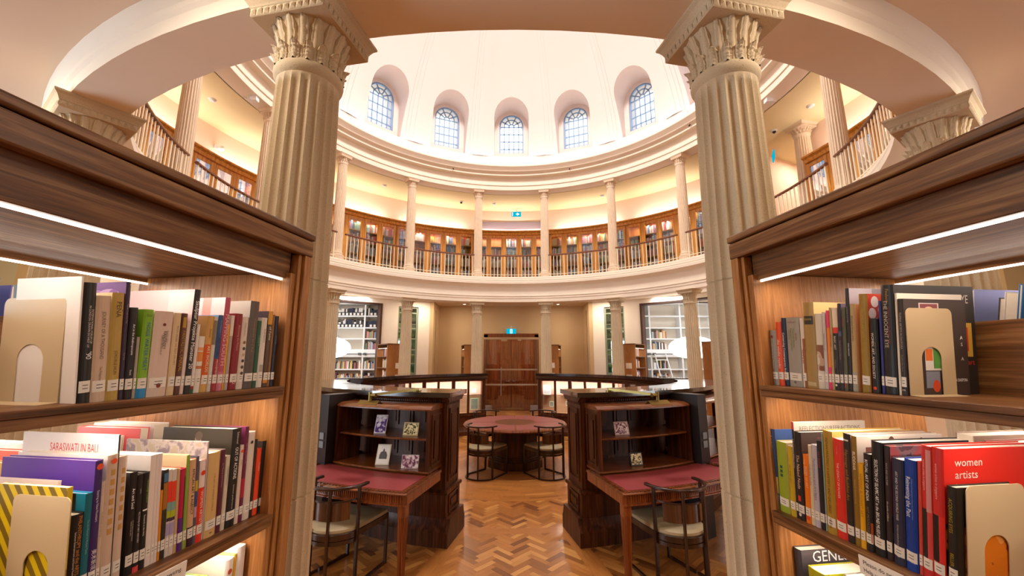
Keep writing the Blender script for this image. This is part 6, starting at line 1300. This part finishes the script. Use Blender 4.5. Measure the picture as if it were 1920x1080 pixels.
# ---- third shelf
G5 = 'books on the third shelf, left bookcase'; G6 = 'books on the third shelf, right bookcase'
book(1, 'white book with a red top edge, far end of the third left shelf', G5, -.07, .085, .03, .285, 1.085, .01, .24, '#e4dcd4', (), '#efe8e0', ())
book(1, 'white volume with an orange dot beside a yellow-edged one, third left shelf', G5, -.07, .125, .028, .268, 1.085, .01, .22, '#ece4dc', (('d', '#c8502c', .88, .007, .5), ('t', 'On Reflection', '#7c7068', .3, .5, .8)), '#efe6d8', ())
book(1, 'thin yellow-edged book on the third left shelf', G5, -.07, .115, .009, .272, 1.085, .01, .22, '#d8a82c', (), '#f0d890', ())
book(1, 'light green book with small title, third left shelf', G5, -.08, .19, .05, .252, 1.085, .03, .22, '#9cbc50', (), '#a8bc68', (('t', 'LION', '#4c4434', .014, .93, .2, .2),))
book(1, 'pale blue book with a jagged picture, third left shelf', G5, -.08, .245, .03, .22, 1.085, .05, .2, '#a8b8c0', (), '#b8c4c8', ())
book(-1, 'dark grey volume with GENESIS in white capitals', G6, -.06, .07, .03, .262, 1.085, .02, .24, '#3a3438', (), '#4c464c', (('t', 'GENESIS', W, .03, .93, .46, .62), ('d', '#c83c2c', .935, .83, .012, .008), ('d', '#f8d0a0', .94, .84, .003, .003)))
book(-1, 'thick lime yellow book lettered THE, third right shelf', G6, -.055, .125, .055, .235, 1.085, .02, .2, '#b0b018', (('u', 'THE', '#6c6420', .010, .90, .4), ('u', 'FUTURE', '#2c2810', .03, .78, .8)), '#b4b41c', (('b', GREYP, .42, 1, 0, 1),))
book(-1, 'grey photo-covered book with two white author lines, third right shelf', G6, -.10, .19, .02, .242, 1.085, .03, .24, '#7c7a70', (), GREYP, (('t', 'Frederick Edward', W, .006, .93, .85, .3), ('t', 'Henry Edward', W, .006, .89, .85, .3), ('d', '#e8e4dc', .8, .4, .006, .02)))
# ---- beige steel bookends
def bookend(s, t_, off, wd, h, z, lean, label, hole=.55):
    Mb = WM[BC[s].name]; M = Mb @ Matrix.Translation((s * off, -t_, z + .001)) @ Matrix.Rotation(lean, 4, 'X')
    e = thing('bookend', label, 'bookend', (0, 0, 0), 0, 'beige steel bookends'); e.matrix_world = M; WM[e.name] = M
    r_ = .014; n = 6; o_ = []
    def X(u): return -s * u
    out = [(0, 0), (0, h - r_)] + [(r_ - r_ * cos(PI / 2 * i / n), h - r_ + r_ * sin(PI / 2 * i / n)) for i in range(1, n + 1)] + [(wd - r_ + r_ * sin(PI / 2 * i / n), h - r_ + r_ * cos(PI / 2 * i / n)) for i in range(n + 1)] + [(wd, 0)]
    hw = wd * .215; cxh = wd / 2; hz = h * hole
    th = .0016; n2 = 16
    poly = out + [(cxh + hw, 0), (cxh + hw, hz - hw)] + [(cxh + hw * cos(PI * i / n2), hz - hw + hw * sin(PI * i / n2)) for i in range(1, n2)] + [(cxh - hw, hz - hw), (cxh - hw, 0)]
    k = len(poly); vs = [(X(a), y, b_) for y in (0, -th) for a, b_ in poly]
    m = MB(); fs = [tuple(range(k)), tuple(range(k, 2 * k))[::-1]] + [(i, k + i, k + (i + 1) % k, (i + 1) % k) for i in range(k)]
    link('upright_plate', m.add(vs, fs), BEIGEM, e, smooth=False, recalc=True)
    link('foot_plate', MB().box(X(0), X(wd), -.001, -.075, 0, .0014), BEIGEM, e)
bookend(1, .600, -.062, .150, .200, 1.817, .075, 'beige steel bookend at the near end of the first left shelf')
bookend(1, .556, -.035, .135, .195, 1.45, .07, 'beige steel bookend in front of the yellow striped magazine', .5)
bookend(-1, .4665, -.062, .125, .198, 1.817, .09, 'beige steel bookend holding the first right shelf row')
bookend(-1, .5265, -.045, .140, .203, 1.45, .13, 'beige steel bookend in front of ACQUIRING EYES', .52)
# ---- shelf edge notices
def notice(s, t0, t1, z0, lines, label):
    Mb = WM[BC[s].name]; e = thing('notice', label, 'notice', (0, 0, 0)); M = Mb @ Matrix.Translation((0, -(t0 + t1) / 2, z0)); e.matrix_world = M; WM[e.name] = M
    w_ = t1 - t0; link('card', MB().box(s * -.0042, s * .0005, -w_ / 2, w_ / 2, -.046, -.006), STICK, e)
    m = MB()
    for i, l in enumerate(lines):
        T = Matrix(((0, 0, s, s * .0009), (s, 0, 0, 0), (0, 1, 0, -.018 - .016 * i), (0, 0, 0, 1))); m.text(l, T, .009, w_ * .92, 0)
    link('lettering', m, INK, e, smooth=False)
notice(1, .345, .60, 1.45, ('Please do not reshelve books after browsing.', 'Help us by leaving them on the trolleys or tables.'), 'small white notice on the second shelf edge of the left bookcase')
notice(-1, .345, .60, 1.45, ('Please do not reshelve books after browsing.', 'Help us by leaving them on the trolleys or tables.'), 'small white notice on the second shelf edge of the right bookcase')
